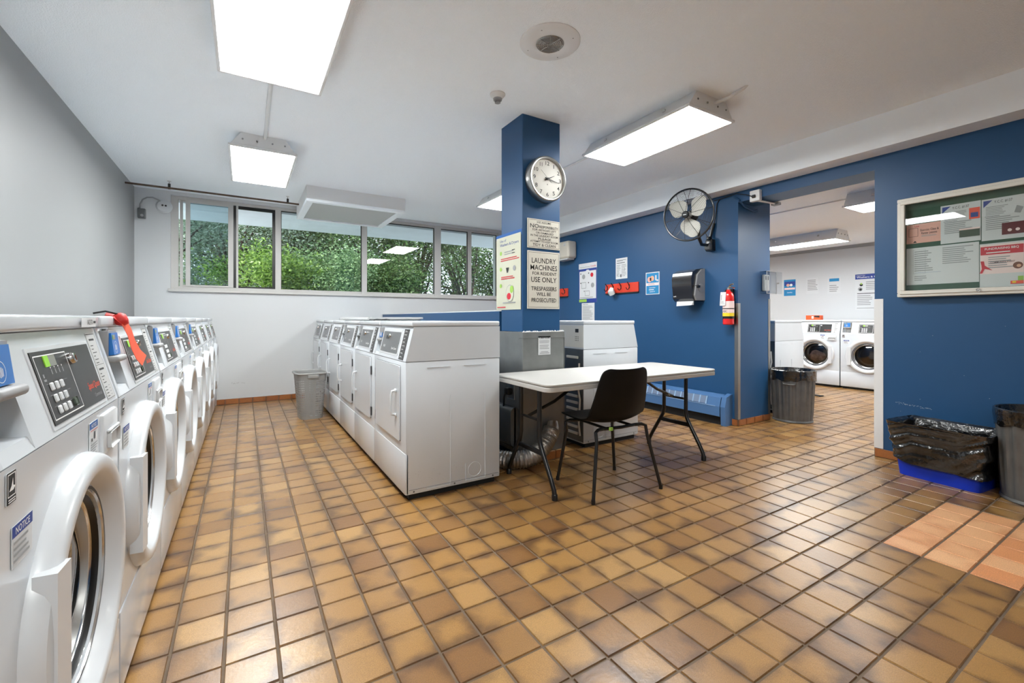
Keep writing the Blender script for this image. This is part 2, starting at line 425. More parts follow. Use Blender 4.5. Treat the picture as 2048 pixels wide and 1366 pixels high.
for s_, i, j, x, y in big:
    o = bpy.data.objects.new('tile', TMP if is_pale(i, j) else TM); COL.objects.link(o); o.parent = floor
    o.location = (x+P/2, y+P/2, rt.uniform(-.0006, .0006)); o.rotation_euler = (rt.uniform(-.004, .004), rt.uniform(-.004, .004), rt.choice((0, 1, 2, 3))*math.pi/2+rt.uniform(-.006, .006))
rest = [t for t in tl if t not in big]
for pale, nm, m in ((False, 'tile_field', TILE), (True, 'pale_tile_field', TILEP)):
    cells = [(t[3], t[4], P, P, rt.uniform(-.0006, .0006)) for t in rest if is_pale(t[1], t[2]) == pale]
    if cells:
        o = bpy.data.objects.new(nm, tile_mesh(nm, cells, m)); COL.objects.link(o); o.parent = floor; o['kind'] = 'stuff'

struct('ceiling', MB().box(XL-.1, XR+.0, YF-.1, YB+.25, ZC, ZC+.1, CEIL).box(XR, XR+.6, YF-.1, YB+.25, ZC, ZC+.1, CEIL))
struct('ceiling_far', MB().box(X2, XE+.1, YF-.1, YB+.25, ZC2, ZC2+.12, CEIL).box(X2-.01, X2+.05, YF, YB, ZC2, ZC+.02, CEIL))
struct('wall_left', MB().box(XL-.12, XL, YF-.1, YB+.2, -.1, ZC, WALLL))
struct('wall_front', MB().box(XL-.12, X2, YF-.12, YF, -.1, ZC, WALLG).box(X2, XE+.1, -.42, -.3, -.1, ZC2, WALLG))  # far room's unseen end wall set close in for more bounce light
WX0, WX1, WZ0, WZ1 = -.742, 3.722, 1.425, 2.538
struct('wall_back', MB().box(XL, XR, YB, YB+.22, -.1, WZ0, WALLG).box(XL, WX0, YB, YB+.22, WZ0, ZC, WALLG)
    .box(WX1, XR, YB, YB+.22, WZ0, ZC, WALLG).box(WX0, WX1, YB, YB+.22, WZ1, ZC, WALLG))
struct('wall_right', MB().box(XR, 4.77, YO1, YB+.22, -.1, ZC, BLUE).box(XR, X2, YO0, YO1, 2.227, ZC, BLUE).box(XR, X2, YF, YO0, -.1, ZC, BLUE))
struct('wall_right_far', MB().box(XE, XE+.12, YF, YB+.2, -.1, ZC, WALLG).box(4.77, XE, YB, YB+.2, -.1, ZC, WALLG))
struct('trim_1', MB().box(4.005, XR, YF, YB, 2.332, ZC, BEAMW))                 # white beam along the blue wall
struct('trim_2', MB().box(XE-.03, XE, YF, YB, ZC2-.05, ZC2, GREY))             # grey strip at the far room's ceiling
kw = MB().box(1.746, 1.87, 3.062, YB, -.05, 1.130, BLUE).rbox(1.744, 1.872, 3.031, YB, 1.130, 1.138, PAINTW, .002, 1)
struct('wall_low', kw)
struct('column', MB().rbox(1.746, 2.092, 2.72, 3.03, .974, ZC, BLUE, .004, 1, 2))
# tiled skirtings, one object per tile
def skirting(name, O, U, N_, length, h=.07, first=0.0, back=GROUT):
    O, U, N_ = Vector(O), Vector(U), Vector(N_)
    b = MB(); b.plate(O+Vector((0, 0, -.002)), U, (0, 0, 1), length, h-.003, .004, back)
    if (U.cross(Vector((0, 0, 1)))-N_).length > .1: raise ValueError(name)
    s = struct(name, b)
    t = tile_mesh('tile', [(0, 0, P, h, .006)], TILEB)
    pos = -first
    while pos < length-.01:
        a = max(pos, 0); e = min(pos+P, length)
        if e-a > .02:
            o = bpy.data.objects.new('tile', t); COL.objects.link(o); o.parent = s
            M = Matrix((U, Vector((0, 0, 1)), N_)).transposed().to_4x4(); M.translation = O+U*a+N_*.004
            o.matrix_local = M @ Matrix.Diagonal(((e-a)/P, 1, 1, 1))
        pos += P
    return s
skirting('baseboard_back', (-.29, YB, 0), (1, 0, 0), (0, -1, 0), 1.1, .072, first=.06)
skirting('baseboard_right', (XR, YO0, 0), (0, -1, 0), (-1, 0, 0), 3.4, .07, first=.0)
skirting('baseboard_pier', (XR-.0, YO1-.0, 0), (1, 0, 0), (0, -1, 0), .575, .068, first=.02)
skirting('baseboard_pier_side', (XR, YO1+.12, 0), (0, -1, 0), (-1, 0, 0), .12, .068, first=0)
skirting('baseboard_column', (1.735, 2.70, 0), (1, 0, 0), (0, -1, 0), .38, .068, first=.0)

# aluminium guards on the wall corners
def guard(name, x, y, sx, sy, z0, z1, w=.04, m=PAINTW):
    b = MB(); t = .0025
    b.box(x, x+sx*w, y, y+(-sy)*t, z0, z1, m); b.box(x, x-sx*t, y-sy*t, y+sy*w, z0, z1, m)
    return b.obj(name)
tag(guard('corner_guard', XR, YO1, 1, 1, .068, 1.225, .036, STEEL), 'brushed metal corner guard on the blue pier beside the fire extinguisher', 'corner guard', 'metal guards on the wall corners')
tag(MB().box(4.735, 4.773, YO1-.003, YO1, .068, 1.28, STEEL).box(4.770, 4.773, YO1, YO1+.04, .068, 1.28, STEEL).obj('corner_guard'), 'narrow metal guard on the far edge of the blue pier above the ribbed can', 'corner guard', 'metal guards on the wall corners')
tag(MB().box(XR-.003, XR, YO0-.055, YO0, .07, 1.223, PAINTW).box(XR-.003, XR+.04, YO0, YO0+.003, .07, 1.223, PAINTW).obj('corner_guard'), 'scuffed white corner guard on the doorway edge left of the blue recycling bin', 'corner guard', 'metal guards on the wall corners')

rs = random.Random(11)
b = MB()
for k in range(46):   # scratches in the blue paint above the recycling bin
    y = 1.33-.0045*k*rs.uniform(.8, 1.1); z = .440-.0004*k+rs.uniform(-.006, .006); w = rs.uniform(.002, .007); h = rs.uniform(.0006, .0022)
    b.quad([(XR-.0006, y, z), (XR-.0006, y-w, z-.001), (XR-.0006, y-w*.9, z+h), (XR-.0006, y-.0005, z+h)], PAPER)
for k in range(18):
    y = rs.uniform(-.2, 1.38); z = rs.uniform(.1, 1.1); w = rs.uniform(.002, .006)
    b.quad([(XR-.0006, y, z), (XR-.0006, y-w, z+.001), (XR-.0006, y-w*.7, z+.003)], PAPER)
o = b.obj('paint_scratches', bpy.data.objects['wall_right']); o['kind'] = 'stuff'
b = MB()
for k in range(16):
    x = -.14+.01*k*rs.uniform(.6, 1); z = .255+rs.uniform(-.004, .012); b.quad([(x, YB-.0006, z), (x+rs.uniform(.005, .018), YB-.0006, z+.002), (x+.012, YB-.0006, z+.005)], SEAM)
o = b.obj('wall_scuffs', bpy.data.objects['wall_back']); o['kind'] = 'stuff'
# ---------------------------------------------------------------- window
win = MB(); FY0, FY1 = YB+.04, YB+.10
zb, zt = WZ0, WZ1
def fr(x0, x1, z0=zb, z1=zt, m=FRAMEG, y0=FY0, y1=FY1): win.box(x0, x1, y0, y1, z0, z1, m)
fr(WX0, WX1, zb, zb+.035); fr(WX0, WX1, zt-.035, zt)
fr(WX0, -.672, zb+.035, zt-.035); fr(3.695, WX1, zb+.035, zt-.035)
for a, b_ in ((.352, .418), (1.455, 1.527), (2.568, 2.672)): fr(a, b_, y0=FY0-.012, y1=FY1+.01)
fr(3.150, 3.215, zb+.035, zt-.035)
w1 = struct('window_1', win)
# sliding sashes
def sash(nm, x0, x1, wl, wr, y, m, g, wt=.03):
    b = MB(); z0, z1 = zb+.035, zt-.035
    b.box(x0, x0+wl, y, y+.02, z0, z1, m); b.box(x1-wr, x1, y, y+.02, z0, z1, m)
    b.box(x0+wl, x1-wr, y, y+.02, z0, z0+.02, m); b.box(x0+wl, x1-wr, y, y+.02, z1-wt, z1, m)
    o = b.obj(nm, w1); gl = MB().box(x0+wl, x1-wr, y+.008, y+.012, z0+.02, z1-wt, g).obj('pane', o) if g else None; return o
sash('sash', -.60, -.115, .045, .055, YB+.03, FRAMEG, GLASST, .03)
sash('sash', -.085, .352, .018, .035, YB+.055, BLACK, None, .04)
sash('sash', -.66, -.57, .03, .02, YB+.07, FRAMEG, GLASSW, .02)
struct_b = MB().box(-.115, -.085, YB+.06, YB+.09, zb+.035, zt-.035, BLACK).box(-.575, -.56, YB+.06, YB+.09, zb+.035, zt-.035, BLACK).obj('sash_gasket', w1)
MB().box(-.085, -.062, YB+.03, YB+.075, zb+.03, zt-.03, FRAMEG).obj('stile', w1)
for x0, x1 in ((.418, 1.455), (1.527, 2.568), (2.672, 3.150), (3.215, 3.695)):
    MB().box(x0, x1, YB+.066, YB+.070, zb+.035, zt-.035, GLASSW).obj('pane', w1)
    g = MB()
    for a in ((x0, x0+.008, zb+.035, zt-.035), (x1-.010, x1, zb+.035, zt-.035), (x0, x1, zt-.047, zt-.035)):
        g.box(a[0], a[1], YB+.055, YB+.066, a[2], a[3], BLACK)
    g.obj('gasket', w1)
MB().rbox(WX0-.02, WX1+.01, YB-.035, YB+.045, 1.392, 1.427, FRAMEG, .003, 1).obj('window_sill', w1)

# ---------------------------------------------------------------- outdoors
struct('ground', MB().box(-25, 40, 6.76, 60, -.3, -.0, BOUNCEG))
struct('ceiling_overhang', MB().box(-4, 10, YB+.23, 7.86, 2.50, 2.72, CONC))
def tree(label, x, y, h, rad, zc, leaf, n, ls, trunk_r, sq=1.0, group='trees and shrubs outside the window', name='tree'):
    t = thing(name, label, 'tree' if name == 'tree' else 'shrub', (x, y, 0), 0, group)
    rr = random.Random(int(x*97+y*31))
    b = MB(); top = Vector((rr.uniform(-.2, .2), rr.uniform(-.2, .2), zc))
    b.tube([(0, 0, 0), (rr.uniform(-.1, .1), 0, zc*.45), top], trunk_r, BARK, 7, rf=lambda j: trunk_r*(1-.22*j))
    cl = []
    for k in range(16):
        a = rr.uniform(0, 6.28); rad2 = rad*rr.uniform(.35, .95); z = zc+rr.uniform(-.75, .95)*(h-zc)
        p = Vector((math.cos(a)*rad2, math.sin(a)*rad2*.8, z)); cl.append(p)
        mid = (top*.55+p*.45)+Vector((0, 0, -.15)); s0 = Vector((0, 0, zc*rr.uniform(.35, .8)))
        b.tube([s0, mid, p], trunk_r*.3, BARK, 5, rf=lambda j: trunk_r*(.42-.15*j))
    b.obj('trunk', t, True)
    V_ = []; F_ = []
    for k in range(n):
        c = rr.choice(cl); s_ = rad*.42
        p = c+Vector((rr.gauss(0, s_*.6), rr.gauss(0, s_*.6), rr.gauss(0, s_*.5)*sq))
        a = Vector((rr.gauss(0, 1), rr.gauss(0, 1), rr.gauss(0, .6))).normalized(); q = a.cross(Vector((rr.gauss(0, 1), rr.gauss(0, 1), rr.gauss(0, 1)))).normalized()
        L_ = ls*rr.uniform(.6, 1.3); i = len(V_)
        V_ += [tuple(p-a*L_), tuple(p+q*L_*.42), tuple(p+a*L_), tuple(p-q*L_*.42)]; F_.append((i, i+1, i+2, i+3))
    me = bpy.data.meshes.new('foliage'); me.from_pydata(V_, [], F_); me.materials.append(leaf); me.update()
    o = bpy.data.objects.new('foliage', me); COL.objects.link(o); o.parent = t; o['kind'] = 'stuff'
    return t
tree('pale grey-green tree behind the leftmost window pane', -1.5, 10.2, 3.9, 1.3, 2.3, LEAF3, 20000, .034, .09)
tree('greyish leafy tree with thin dark branches behind the black-framed sash', -.1, 11.2, 3.9, 1.2, 2.5, LEAF3, 12000, .032, .10)
tree('bright yellow-green shrub low behind the black-framed sash', .35, 9.0, 2.35, .75, 1.5, LEAF1, 12000, .036, .05, name='shrub')
tree('bright green shrub low behind the left wide window pane', 1.35, 9.3, 2.25, .85, 1.5, LEAF2B, 14000, .034, .05, name='shrub')
tree('brownish olive tree filling the upper left of the wide pane', 1.1, 12.3, 4.2, 1.5, 3.0, LEAF4, 15000, .045, .12)
tree('dense mid-green tree behind the right half of the left wide pane', 2.8, 11.2, 3.9, 1.3, 2.5, LEAF2, 18000, .042, .12)
tree('dark shrub low behind the mullion between the two wide panes', 2.8, 10.3, 2.5, .9, 1.6, LEAF2, 12000, .040, .06, name='shrub')
tree('dark green tree with sky gaps behind the right wide pane', 4.1, 11.8, 4.1, 1.4, 2.7, LEAF4, 13000, .042, .11)
tree('thin leafy tree with sky showing through behind the narrow pane', 5.9, 12.2, 4.2, 1.4, 3.1, LEAF2, 7000, .042, .08)
tree('dark tree behind the rightmost window pane', 7.3, 12.8, 4.3, 1.5, 2.9, LEAF4, 9000, .045, .10)
tree('tall dark tree far back behind the left window panes', -.3, 15.5, 5.6, 2.6, 3.2, LEAF2, 16000, .07, .15)
tree('tall dark tree far back behind the wide window panes', 3.4, 16.5, 5.6, 2.6, 3.2, LEAF4, 12000, .07, .15)
tree('tall tree far back behind the right window panes', 7.6, 17, 5.4, 2.2, 3.2, LEAF2, 5000, .07, .15)

# ---------------------------------------------------------------- ceiling lights
def troffer(label, x0, x1, y0, y1, zl, zc_, group='recessed-lens strip light boxes'):
    t = thing('ceiling_light', label, 'light', ((x0+x1)/2, (y0+y1)/2, zl), 0, group)
    w, l, h = (x1-x0)/2, (y1-y0)/2, zc_-zl
    b = MB(); i = .09
    # housing: long sides slope in, ends upright with cut corners
    prof = [(-w+.012, .012), (w-.012, .012), (w-i, h), (-w+i, h)]
    b.prism(prof, -l+.012, l-.012, PAINTW, 'y')
    b.obj('housing', t)
    f = MB(); e = .018
    for a in ((-w, w, -l, -l+e), (-w, w, l-e, l), (-w, -w+e, -l+e, l-e), (w-e, w, -l+e, l-e)): f.rbox(a[0], a[1], a[2], a[3], -.004, .014, PAINTW, .003, 1)
    f.obj('lens_frame', t)
    MB().box(-w+e, w-e, -l+e, l-e, .0, .006, LENS).obj('diffuser', t)
    k = MB()
    for y in (-l+.008, l-.008):
        for x in (-w*.6, -w*.2, w*.25, w*.62): k.lathe([(.007, 0), (.007, .003), (0, .003)], DARK if 0 else GREY, 8, (x, y+(.004 if y > 0 else -.001), h*.55), 'y')
    for y in (-l*.55, l*.55):
        for sx in (-1, 1): k.rbox(sx*(w-.045)-.006, sx*(w-.045)+.006, y-.012, y+.012, h*.45, h*.62, CHROME, .002, 1)
    k.obj('clip', t)
    return t
G1 = 'ceiling light boxes with glowing lenses'
troffer('large glowing ceiling light at the top edge of the photo, above the washers', -.128, .41, 1.88, 2.965, 2.46, ZC, G1)
troffer('smaller-looking glowing ceiling light hanging before the window, left of the ceiling box', -.11, .39, 4.16, 5.25, 2.46, ZC, G1)
troffer('glowing ceiling light between the clock column and the wall fan', 2.463, 2.965, 1.835, 2.90, 2.46, ZC, G1)
troffer('glowing ceiling light half hidden behind the blue column', 2.463, 2.965, 3.84, 4.91, 2.46, ZC, G1)
troffer('far room ceiling light nearer the doorway, cut by its right edge', 4.995, 5.45, .95, 2.0, 2.16, ZC2, G1)
troffer('far room ceiling light over the front-loading machines', 6.83, 7.28, 2.80, 3.85, 2.16, ZC2, G1)
# extra lights added out of view because the visible ones left dark areas
troffer('added unseen ceiling light behind the camera above the left machine row', -.128, .41, -1.4, -.33, 2.46, ZC, G1)
for x_, y_, l_ in ((5.0, 3.3, 'added unseen far room light above the dryers behind the blue fan wall'), (6.83, 5.1, 'added unseen far room light nearest the end wall'), (6.83, .5, 'added unseen far room light behind the notice board wall')):
    troffer(l_, x_, x_+.45, y_, y_+1.05, 2.16, ZC2, G1)
def conduit(label, pts, r=.011, m=PAINTW, nm='conduit', g='painted conduits on the ceiling'):
    b = MB(); b.tube(pts, r, m, 8); o = b.obj(nm, None, True); tag(o, label, 'pipe', g); return o
conduit('white conduit joining the two left ceiling lights', [(.146, 2.96, 2.565), (.146, 3.6, 2.566), (.149, 4.17, 2.56)], .013)
conduit('thin white conduit running to the ceiling light from behind the column', [(2.72, 2.89, 2.565), (2.72, 3.4, 2.566), (2.71, 3.85, 2.565)], .009)
conduit('short white conduit bent into the ceiling beside the light near the fan', [(2.75, 1.85, 2.545), (2.77, 1.76, 2.55), (2.78, 1.66, 2.572), (2.78, 1.62, 2.60)], .012)
conduit('long thin conduit along the far room ceiling', [(5.22, 2.0, 2.285), (5.25, 3.2, 2.287), (5.25, 5.2, 2.287)], .008)
# ceiling speaker
t = thing('ceiling_speaker', 'round white ceiling speaker with grille at the top centre', 'speaker', (1.426, 1.943, ZC))
MB().lathe([(.165, 0), (.165, -.004), (.155, -.009), (.09, -.013), (.078, -.010)], PAINTW, 40).obj('bezel', t, True)
b = MB(); b.lathe([(.0, -.010), (.078, -.010)], LGREY, 32)
b.obj('grille_plate', t)
b = MB()
for r_ in (.014, .024, .034, .044, .054, .064, .073): b.tube([(r_*math.cos(a*math.pi/16), r_*math.sin(a*math.pi/16), -.0125) for a in range(32)], .0022, GREY if r_ < .07 else STEEL, 4, closed=True)
for k in range(8): a = k*math.pi/4+.2; b.tube([(.01*math.cos(a), .01*math.sin(a), -.014), (.075*math.cos(a), .075*math.sin(a), -.014)], .002, STEEL, 4)
b.obj('grille', t)
b = MB()
for k in range(4): a = k*math.pi/2+.6; b.lathe([(.004, -.012), (.0, -.0145)], GREY, 8, (.13*math.cos(a), .13*math.sin(a), 0))
b.obj('screw', t)
t = thing('smoke_detector', 'small round smoke detector on the ceiling above the column', 'detector', (1.455, 2.575, ZC))
MB().lathe([(.052, 0), (.052, -.006), (.030, -.030)], PAINTW, 28).obj('base', t, True)
MB().lathe([(.030, -.028), (.028, -.042), (.018, -.046), (.018, -.052), (.020, -.058), (.0, -.062)], GREY, 24).obj('sensor_head', t, True)
# ceiling box with inset panel
t = thing('ceiling_access_box', 'white boxed-out ceiling panel in front of the window', 'ceiling box', (1.165, 5.975, 2.40))
hx, hy = .565, .545
b = MB(); b.prism([(-hx, -hy), (hx, -hy), (hx, hy), (-hx, hy)], .03, ZC-2.40, PAINTW, 'z'); b.obj('casing', t)
b = MB(); e = .075
for a in ((-hx, hx, -hy, -hy+e), (-hx, hx, hy-e, hy), (-hx, -hx+e, -hy+e, hy-e), (hx-e, hx, -hy+e, hy-e)): b.rbox(*a, .0, .032, BEAMW, .004, 1)
b.obj('trim_frame', t)
MB().box(-hx+e+.004, hx-e-.004, -hy+e+.004, hy-e-.004, .014, .03, LGREY).obj('panel', t)
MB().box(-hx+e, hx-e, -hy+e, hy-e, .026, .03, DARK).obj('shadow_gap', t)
# rod on hangers
t = thing('hanging_pipe', 'rusty thin pipe hung below the ceiling in front of the window', 'pipe', (0, 6.07, 2.50))
MB().tube([(XL, 0, .003), (-.3, 0, .0), (.585, 0, -.004)], .0105, RUST, 10).obj('pipe', t, True)
for x in (-.70, .46):
    b = MB(); b.box(x-.012, x+.012, -.003, .003, -.012, .05, BLACK); b.tube([(x, 0, .05), (x, 0, ZC-2.50)], .004, GREY, 6); b.lathe([(.02, ZC-2.50), (.014, ZC-2.508), (0, ZC-2.51)], PAINTW, 12, (x, 0, 0)); b.obj('hanger', t)
# alarm on the back wall
t = thing('wall_alarm', 'round white alarm with two dark dots on the back wall', 'alarm', (-.80, YB, 2.385))
MB().lathe([(.080, 0), (.080, .014), (.062, .030), (.0, .034)], WHITE2, 32, A='-y').obj('body', t, True)
MB().lathe([(.012, .030), (.010, .037), (0, .037)], BLACK, 12, (-.012, 0, .008), '-y').lathe([(.012, .030), (.010, .037), (0, .037)], BLACK, 12, (.018, 0, .006), '-y').obj('sensor', t)
t = thing('junction_box', 'small grey junction box with looping conduit in the left back corner', 'junction box', (-1.0, YB, 2.28))
MB().rbox(-.035, .035, -.05, 0, -.06, .05, GALVD, .006, 2).obj('box', t)
MB().lathe([(.016, .05), (.016, .054), (0, .054)], CHROME, 12, (.005, 0, -.03), '-y').obj('knob', t)
arc = [(-.012, -.03, .05), (-.012, -.03, .10), (.01, -.032, .155), (.05, -.034, .185), (.10, -.034, .19), (.15, -.03, .17), (.175, -.02, .15)]
MB().tube(arc, .008, GREY, 8).obj('flexible_conduit', t, True)

# ---------------------------------------------------------------- machines
def seg_path(c, n): return c
def machine_body(t, D, W_, H, seam, low, slope, lidt=.033, recess=True, hole=None, rec=(-.322, -.208)):
    """front at x=0, facing +x; y across; returns console frame function"""
    hw = W_/2-.004
    b = MB()
    if hole:
        b.rbox(-D, -.10, -hw, hw, .035, seam-.002, WHITE, .007, 2); n = 64; zc_ = hole[1]; ro = []; ri = []
        za, zb_ = .035, seam-.002
        for k in range(n):
            a = 2*math.pi*k/n; c, s_ = math.cos(a), math.sin(a); ri.append((c*hole[0], zc_+s_*hole[0]))
            m_ = min(hw/abs(c) if abs(c) > 1e-6 else 9, ((zb_-zc_) if s_ > 0 else (zc_-za))/abs(s_) if abs(s_) > 1e-6 else 9); ro.append([c*m_, zc_+s_*m_])
        for (cy, cz) in ((hw, zb_), (-hw, zb_), (-hw, za), (hw, za)):   # snap to the corners
            k = min(range(n), key=lambda q: (ro[q][0]-cy)**2+(ro[q][1]-cz)**2); ro[k] = [cy, cz]
        vs = [(0, y, z) for y, z in ri]+[(0, y, z) for y, z in ro]+[(-.10, y, z) for y, z in ri]+[(-.101, y, z) for y, z in ro]; fs = []
        for k in range(n):
            k2 = (k+1) % n; fs += [(k, n+k, n+k2, k2), (2*n+k, k, k2, 2*n+k2), (n+k, 3*n+k, 3*n+k2, n+k2)]
        b.add(vs, fs, WHITE); b.obj('cabinet', t)
    else: b.rbox(-D, 0, -hw, hw, .035, seam-.002, WHITE, .007, 2); b.obj('cabinet', t, True)
    MB().box(-D+.03, -.025, -hw+.02, hw-.02, .0, .04, DARK).obj('toe_base', t)
    MB().rbox(-.02, .004, -hw, hw, .038, low, WHITE, .006, 2).obj('lower_panel', t, True)
    top = H-lidt
    c = MB(); ylo = -hw
    full = [(0, seam), (-slope, top), (-D, top), (-D, seam)]
    if recess:
        c.prism(full, -hw, rec[0], WHITE); c.prism(full, rec[1], hw, WHITE)
        c.prism([(0, seam), (-.010*slope/.05, seam+.022), (-slope-.03, seam+.028), (-slope-.03, top-.012), (-slope*.97, top-.012), (-slope, top), (-D, top), (-D, seam)], rec[0], rec[1], WHITE)
    else: c.prism(full, -hw, hw, WHITE)
    c.obj('console', t)
    MB().rbox(-D, -slope+.012, -hw-.001, hw+.001, top+.002, H, WHITE, .008, 3).obj('lid', t, True)
    MB().box(-D+.01, -slope-.002, -hw+.008, hw-.008, top-.004, top+.004, SEAM).box(-D+.01, -.008, -hw+.006, hw-.006, seam-.006, seam+.004, SEAM).obj('seam_gasket', t)
    Vv = Vector((-slope, 0, top-seam)).normalized(); U = Vector((0, 1, 0))
    return lambda y: (Vector((0, y, seam)), U, Vv)
def build_washer(reader=True, hand=-1, detail=True, load=None):
    t = thing('washing_machine', '', 'washer')
    Wd, D, H, seam, slope = .692, .70, 1.078, .855, .05
    F = machine_body(t, D, Wd, H, seam, .262, slope, recess=reader, hole=(.186, .522))
    O, U, V = F(0)
    # control panel on the slope
    cp = MB(); x0, x1, v0, v1 = -.112, .228, .018, .158
    cp.plate(O+U*(x0-.008)+V*(v0-.008), U, V, x1-x0+.016, v1-v0+.016, .002, WHITE2)
    cp.plate(O+U*x0+V*v0, U, V, x1-x0, v1-v0, .0035, PANELB); c = cp.obj('control_panel', t)
    Nn = U.cross(V).normalized(); off = .0037
    pr = MB(); OO = O+Nn*off
    def rect(a0, b0, a1, b1, m, mb=pr, d=0): mb.quad([OO+Nn*d+U*a+V*b for a, b in ((a0, b0), (a1, b0), (a1, b1), (a0, b1))], m)
    xs = x0+.175
    for a in ((x0+.008, v0+.008, xs, v0+.010), (x0+.008, v1-.010, xs, v1-.008), (x0+.008, v0+.008, x0+.010, v1-.008), (xs-.002, v0+.008, xs, v1-.008)): rect(*a, PRINTW)
    if detail:
        for k in range(3): rect(x0+.025, v0+.038+.022*k-.006, xs-.04, v0+.038+.022*k-.0052, PRINTG)
        for k in range(4): rect(x0+.070+k*.02, v0+.092, x0+.074+k*.02, v0+.102, PRINTG); rect(x0+.070+k*.02, v0+.104, x0+.073+k*.02, v0+.107, PRINTW)
        rect(x0+.022, v0+.082, x0+.034, v0+.086, PRINTG); rect(x0+.024, v0+.089, x0+.03, v0+.096, PRINTG)
    put_text(pr, 'Speed Queen', OO, U, V, x1-.098, v0+.030, .088, .021, ORANGE, .0002, slant=.15)
    put_text(pr, 'Commercial', OO, U, V, x1-.070, v0+.014, .055, .009, PRINTG, .0002)
    pr.obj('print', c)
    d = MB(); d.plate(O+U*(x0+.050)+V*(v0+.108), U, V, .058, .022, .0045, LCD); d.plate(O+U*(x0+.050)+V*(v0+.108), U, V, .022, .022, .005, LCDG); d.obj('display', c)
    if detail:
        km = MB(); km.rbox(-.001, .0025, -.0085, .0085, -.008, .008, WHITE2, .002, 1)
        Mr = Matrix((Nn, U, V)).transposed().to_4x4(); me0 = None
        for r_ in range(3):
            for q in range(3):
                if me0 is None: ko = km.obj('key', c); me0 = ko.data
                else: ko = bpy.data.objects.new('key', me0); COL.objects.link(ko); ko.parent = c
                M = Mr.copy(); M.translation = OO+U*(x0+.045+q*.026)+V*(v0+.024+r_*.023); ko.matrix_local = M
        M = Mr.copy(); ko = MB().rbox(-.001, .0022, -.010, .010, -.009, .009, DKGRN, .004, 2).obj('start_key', c); M.translation = OO+U*(x0+.135)+V*(v0+.026); ko.matrix_local = M
    k = MB(); k.lathe([(.0125, .0), (.0125, .004), (.010, .008), (.006, .009), (.0, .009)], CHROME, 18, (0, 0, 0), 'x'); k.box(.0092, .0100, -.0016, .0016, -.006, .006, BROWNP)
    ko = k.obj('key_lock', c, True); M = Matrix((Nn, U, V)).transposed().to_4x4(); M.translation = OO+U*(xs+.020)+V*(v1-.026); ko.matrix_local = M
    # instruction label
    il = MB(); il.plate(O+U*.252+V*.008, U, V, .072, .176, .001, LGREY); io = il.obj('instruction_label', t)
    pl = MB(); P0 = O+U*.252+V*.008+Nn*.0012
    def r2(a0, b0, a1, b1, m=PRINTK): pl.quad([P0+U*a+V*b for a, b in ((a0, b0), (a1, b0), (a1, b1), (a0, b1))], m)
    r2(.002, .172, .070, .174); r2(.002, .002, .070, .0032); r2(.002, .092, .070, .093); r2(.002, .002, .003, .174); r2(.069, .002, .070, .174)
    if detail:
        r2(.014, .156, .056, .161); r2(.014, .078, .056, .083)
        for k in range(6): r2(.012, .142-k*.009, .012+random.uniform(.012, .045), .144-k*.009)
        for k in range(4): r2(.012, .068-k*.008, .012+random.uniform(.012, .045), .070-k*.008)
        for k in range(4): r2(.010, .032-k*.008, .03, .034-k*.008); r2(.042, .034-k*.008, .056, .036-k*.008, PRINTG)
    pl.obj('print', io)
    if reader:
        rd = MB(); yc = -.262
        rd.box(-slope-.024, -.03, yc-.046, yc+.046, .955, 1.036, GREY); ro = rd.obj('card_reader', t)
        Vq = Vector((-.12, 0, 1)).normalized(); B0 = Vector((-.022, yc-.036, .968))
        bl = MB(); bl.plate(B0-U.cross(Vq).normalized()*.008, U, Vq, .072, .062, .012, CARDB); bl.obj('reader_face', ro)
        q = MB(); Pq = B0+U.cross(Vq).normalized()*.0045
        q.quad([Pq+U*a+Vq*b for a, b in ((.006, .043), (.036, .043), (.036, .056), (.006, .056))], LCD)
        q.quad([Pq+U*a+Vq*b for a, b in ((.006, .043), (.013, .043), (.013, .056), (.006, .056))], LCDG)
        for rr in (.017, .0165):
            pass
        cc = [(.030+.017*math.cos(a*math.pi/10), .021+.017*math.sin(a*math.pi/10)) for a in range(20)]
        for a in range(20):
            x_, y_ = cc[a]; x2_, y2_ = cc[(a+1) % 20]; kx = .93
            q.quad([Pq+U*(.030+(x_-.030)*kx)+Vq*(.021+(y_-.021)*kx), Pq+U*x_+Vq*y_, Pq+U*x2_+Vq*y2_, Pq+U*(.030+(x2_-.030)*kx)+Vq*(.021+(y2_-.021)*kx)], PRINTW)
        for k in range(5): q.quad([Pq+U*(.020+k*.004+a)+Vq*(b) for a, b in ((0, .012+abs(k-2)*.001), (.002, .012+abs(k-2)*.001), (.002, .030-abs(k-2)*.002), (0, .030-abs(k-2)*.002))], PRINTW)
        q.obj('print', ro)
        tr = MB(); tr.rbox(-.06, -.004, yc-.050, yc+.050, .948, .966, GREY, .008, 3); tr.obj('reader_tray', ro, True)
        pk = MB(); pk.box(-.080, -.076, yc-.048, yc+.048, .885, .955, OFFW); pk.box(-.078, -.072, yc-.036, yc-.030, .882, .95, GREY)
        for zz in (.94, .918, .897): pk.lathe([(.0035, 0), (.002, .003), (0, .003)], CHROME, 8, (-.076, yc+.012+(.94-zz)*.4, zz), 'x').lathe([(.0035, 0), (.002, .003), (0, .003)], CHROME, 8, (-.076, yc-.015, zz-.006), 'x')
        pk.obj('coin_plate', t)
        lk = MB(); lk.lathe([(.012, 0), (.012, .012), (.008, .016), (0, .016)], CHROME, 14, (-.052, yc-.01, 1.036-.006), 'x'); lk.obj('reader_lock', t, True)
    # dispenser drawer
    dr = MB(); dr.rbox(-.01, .008, .168, .302, .742, .840, WHITE2, .006, 2); do = dr.obj('dispenser_drawer', t, True)
    MB().rbox(.006, .0092, .196, .288, .752, .792, LGREY, .010, 2).rbox(.007, .014, .19, .294, .792, .800, WHITE2, .003, 1).obj('finger_pull', do, True)
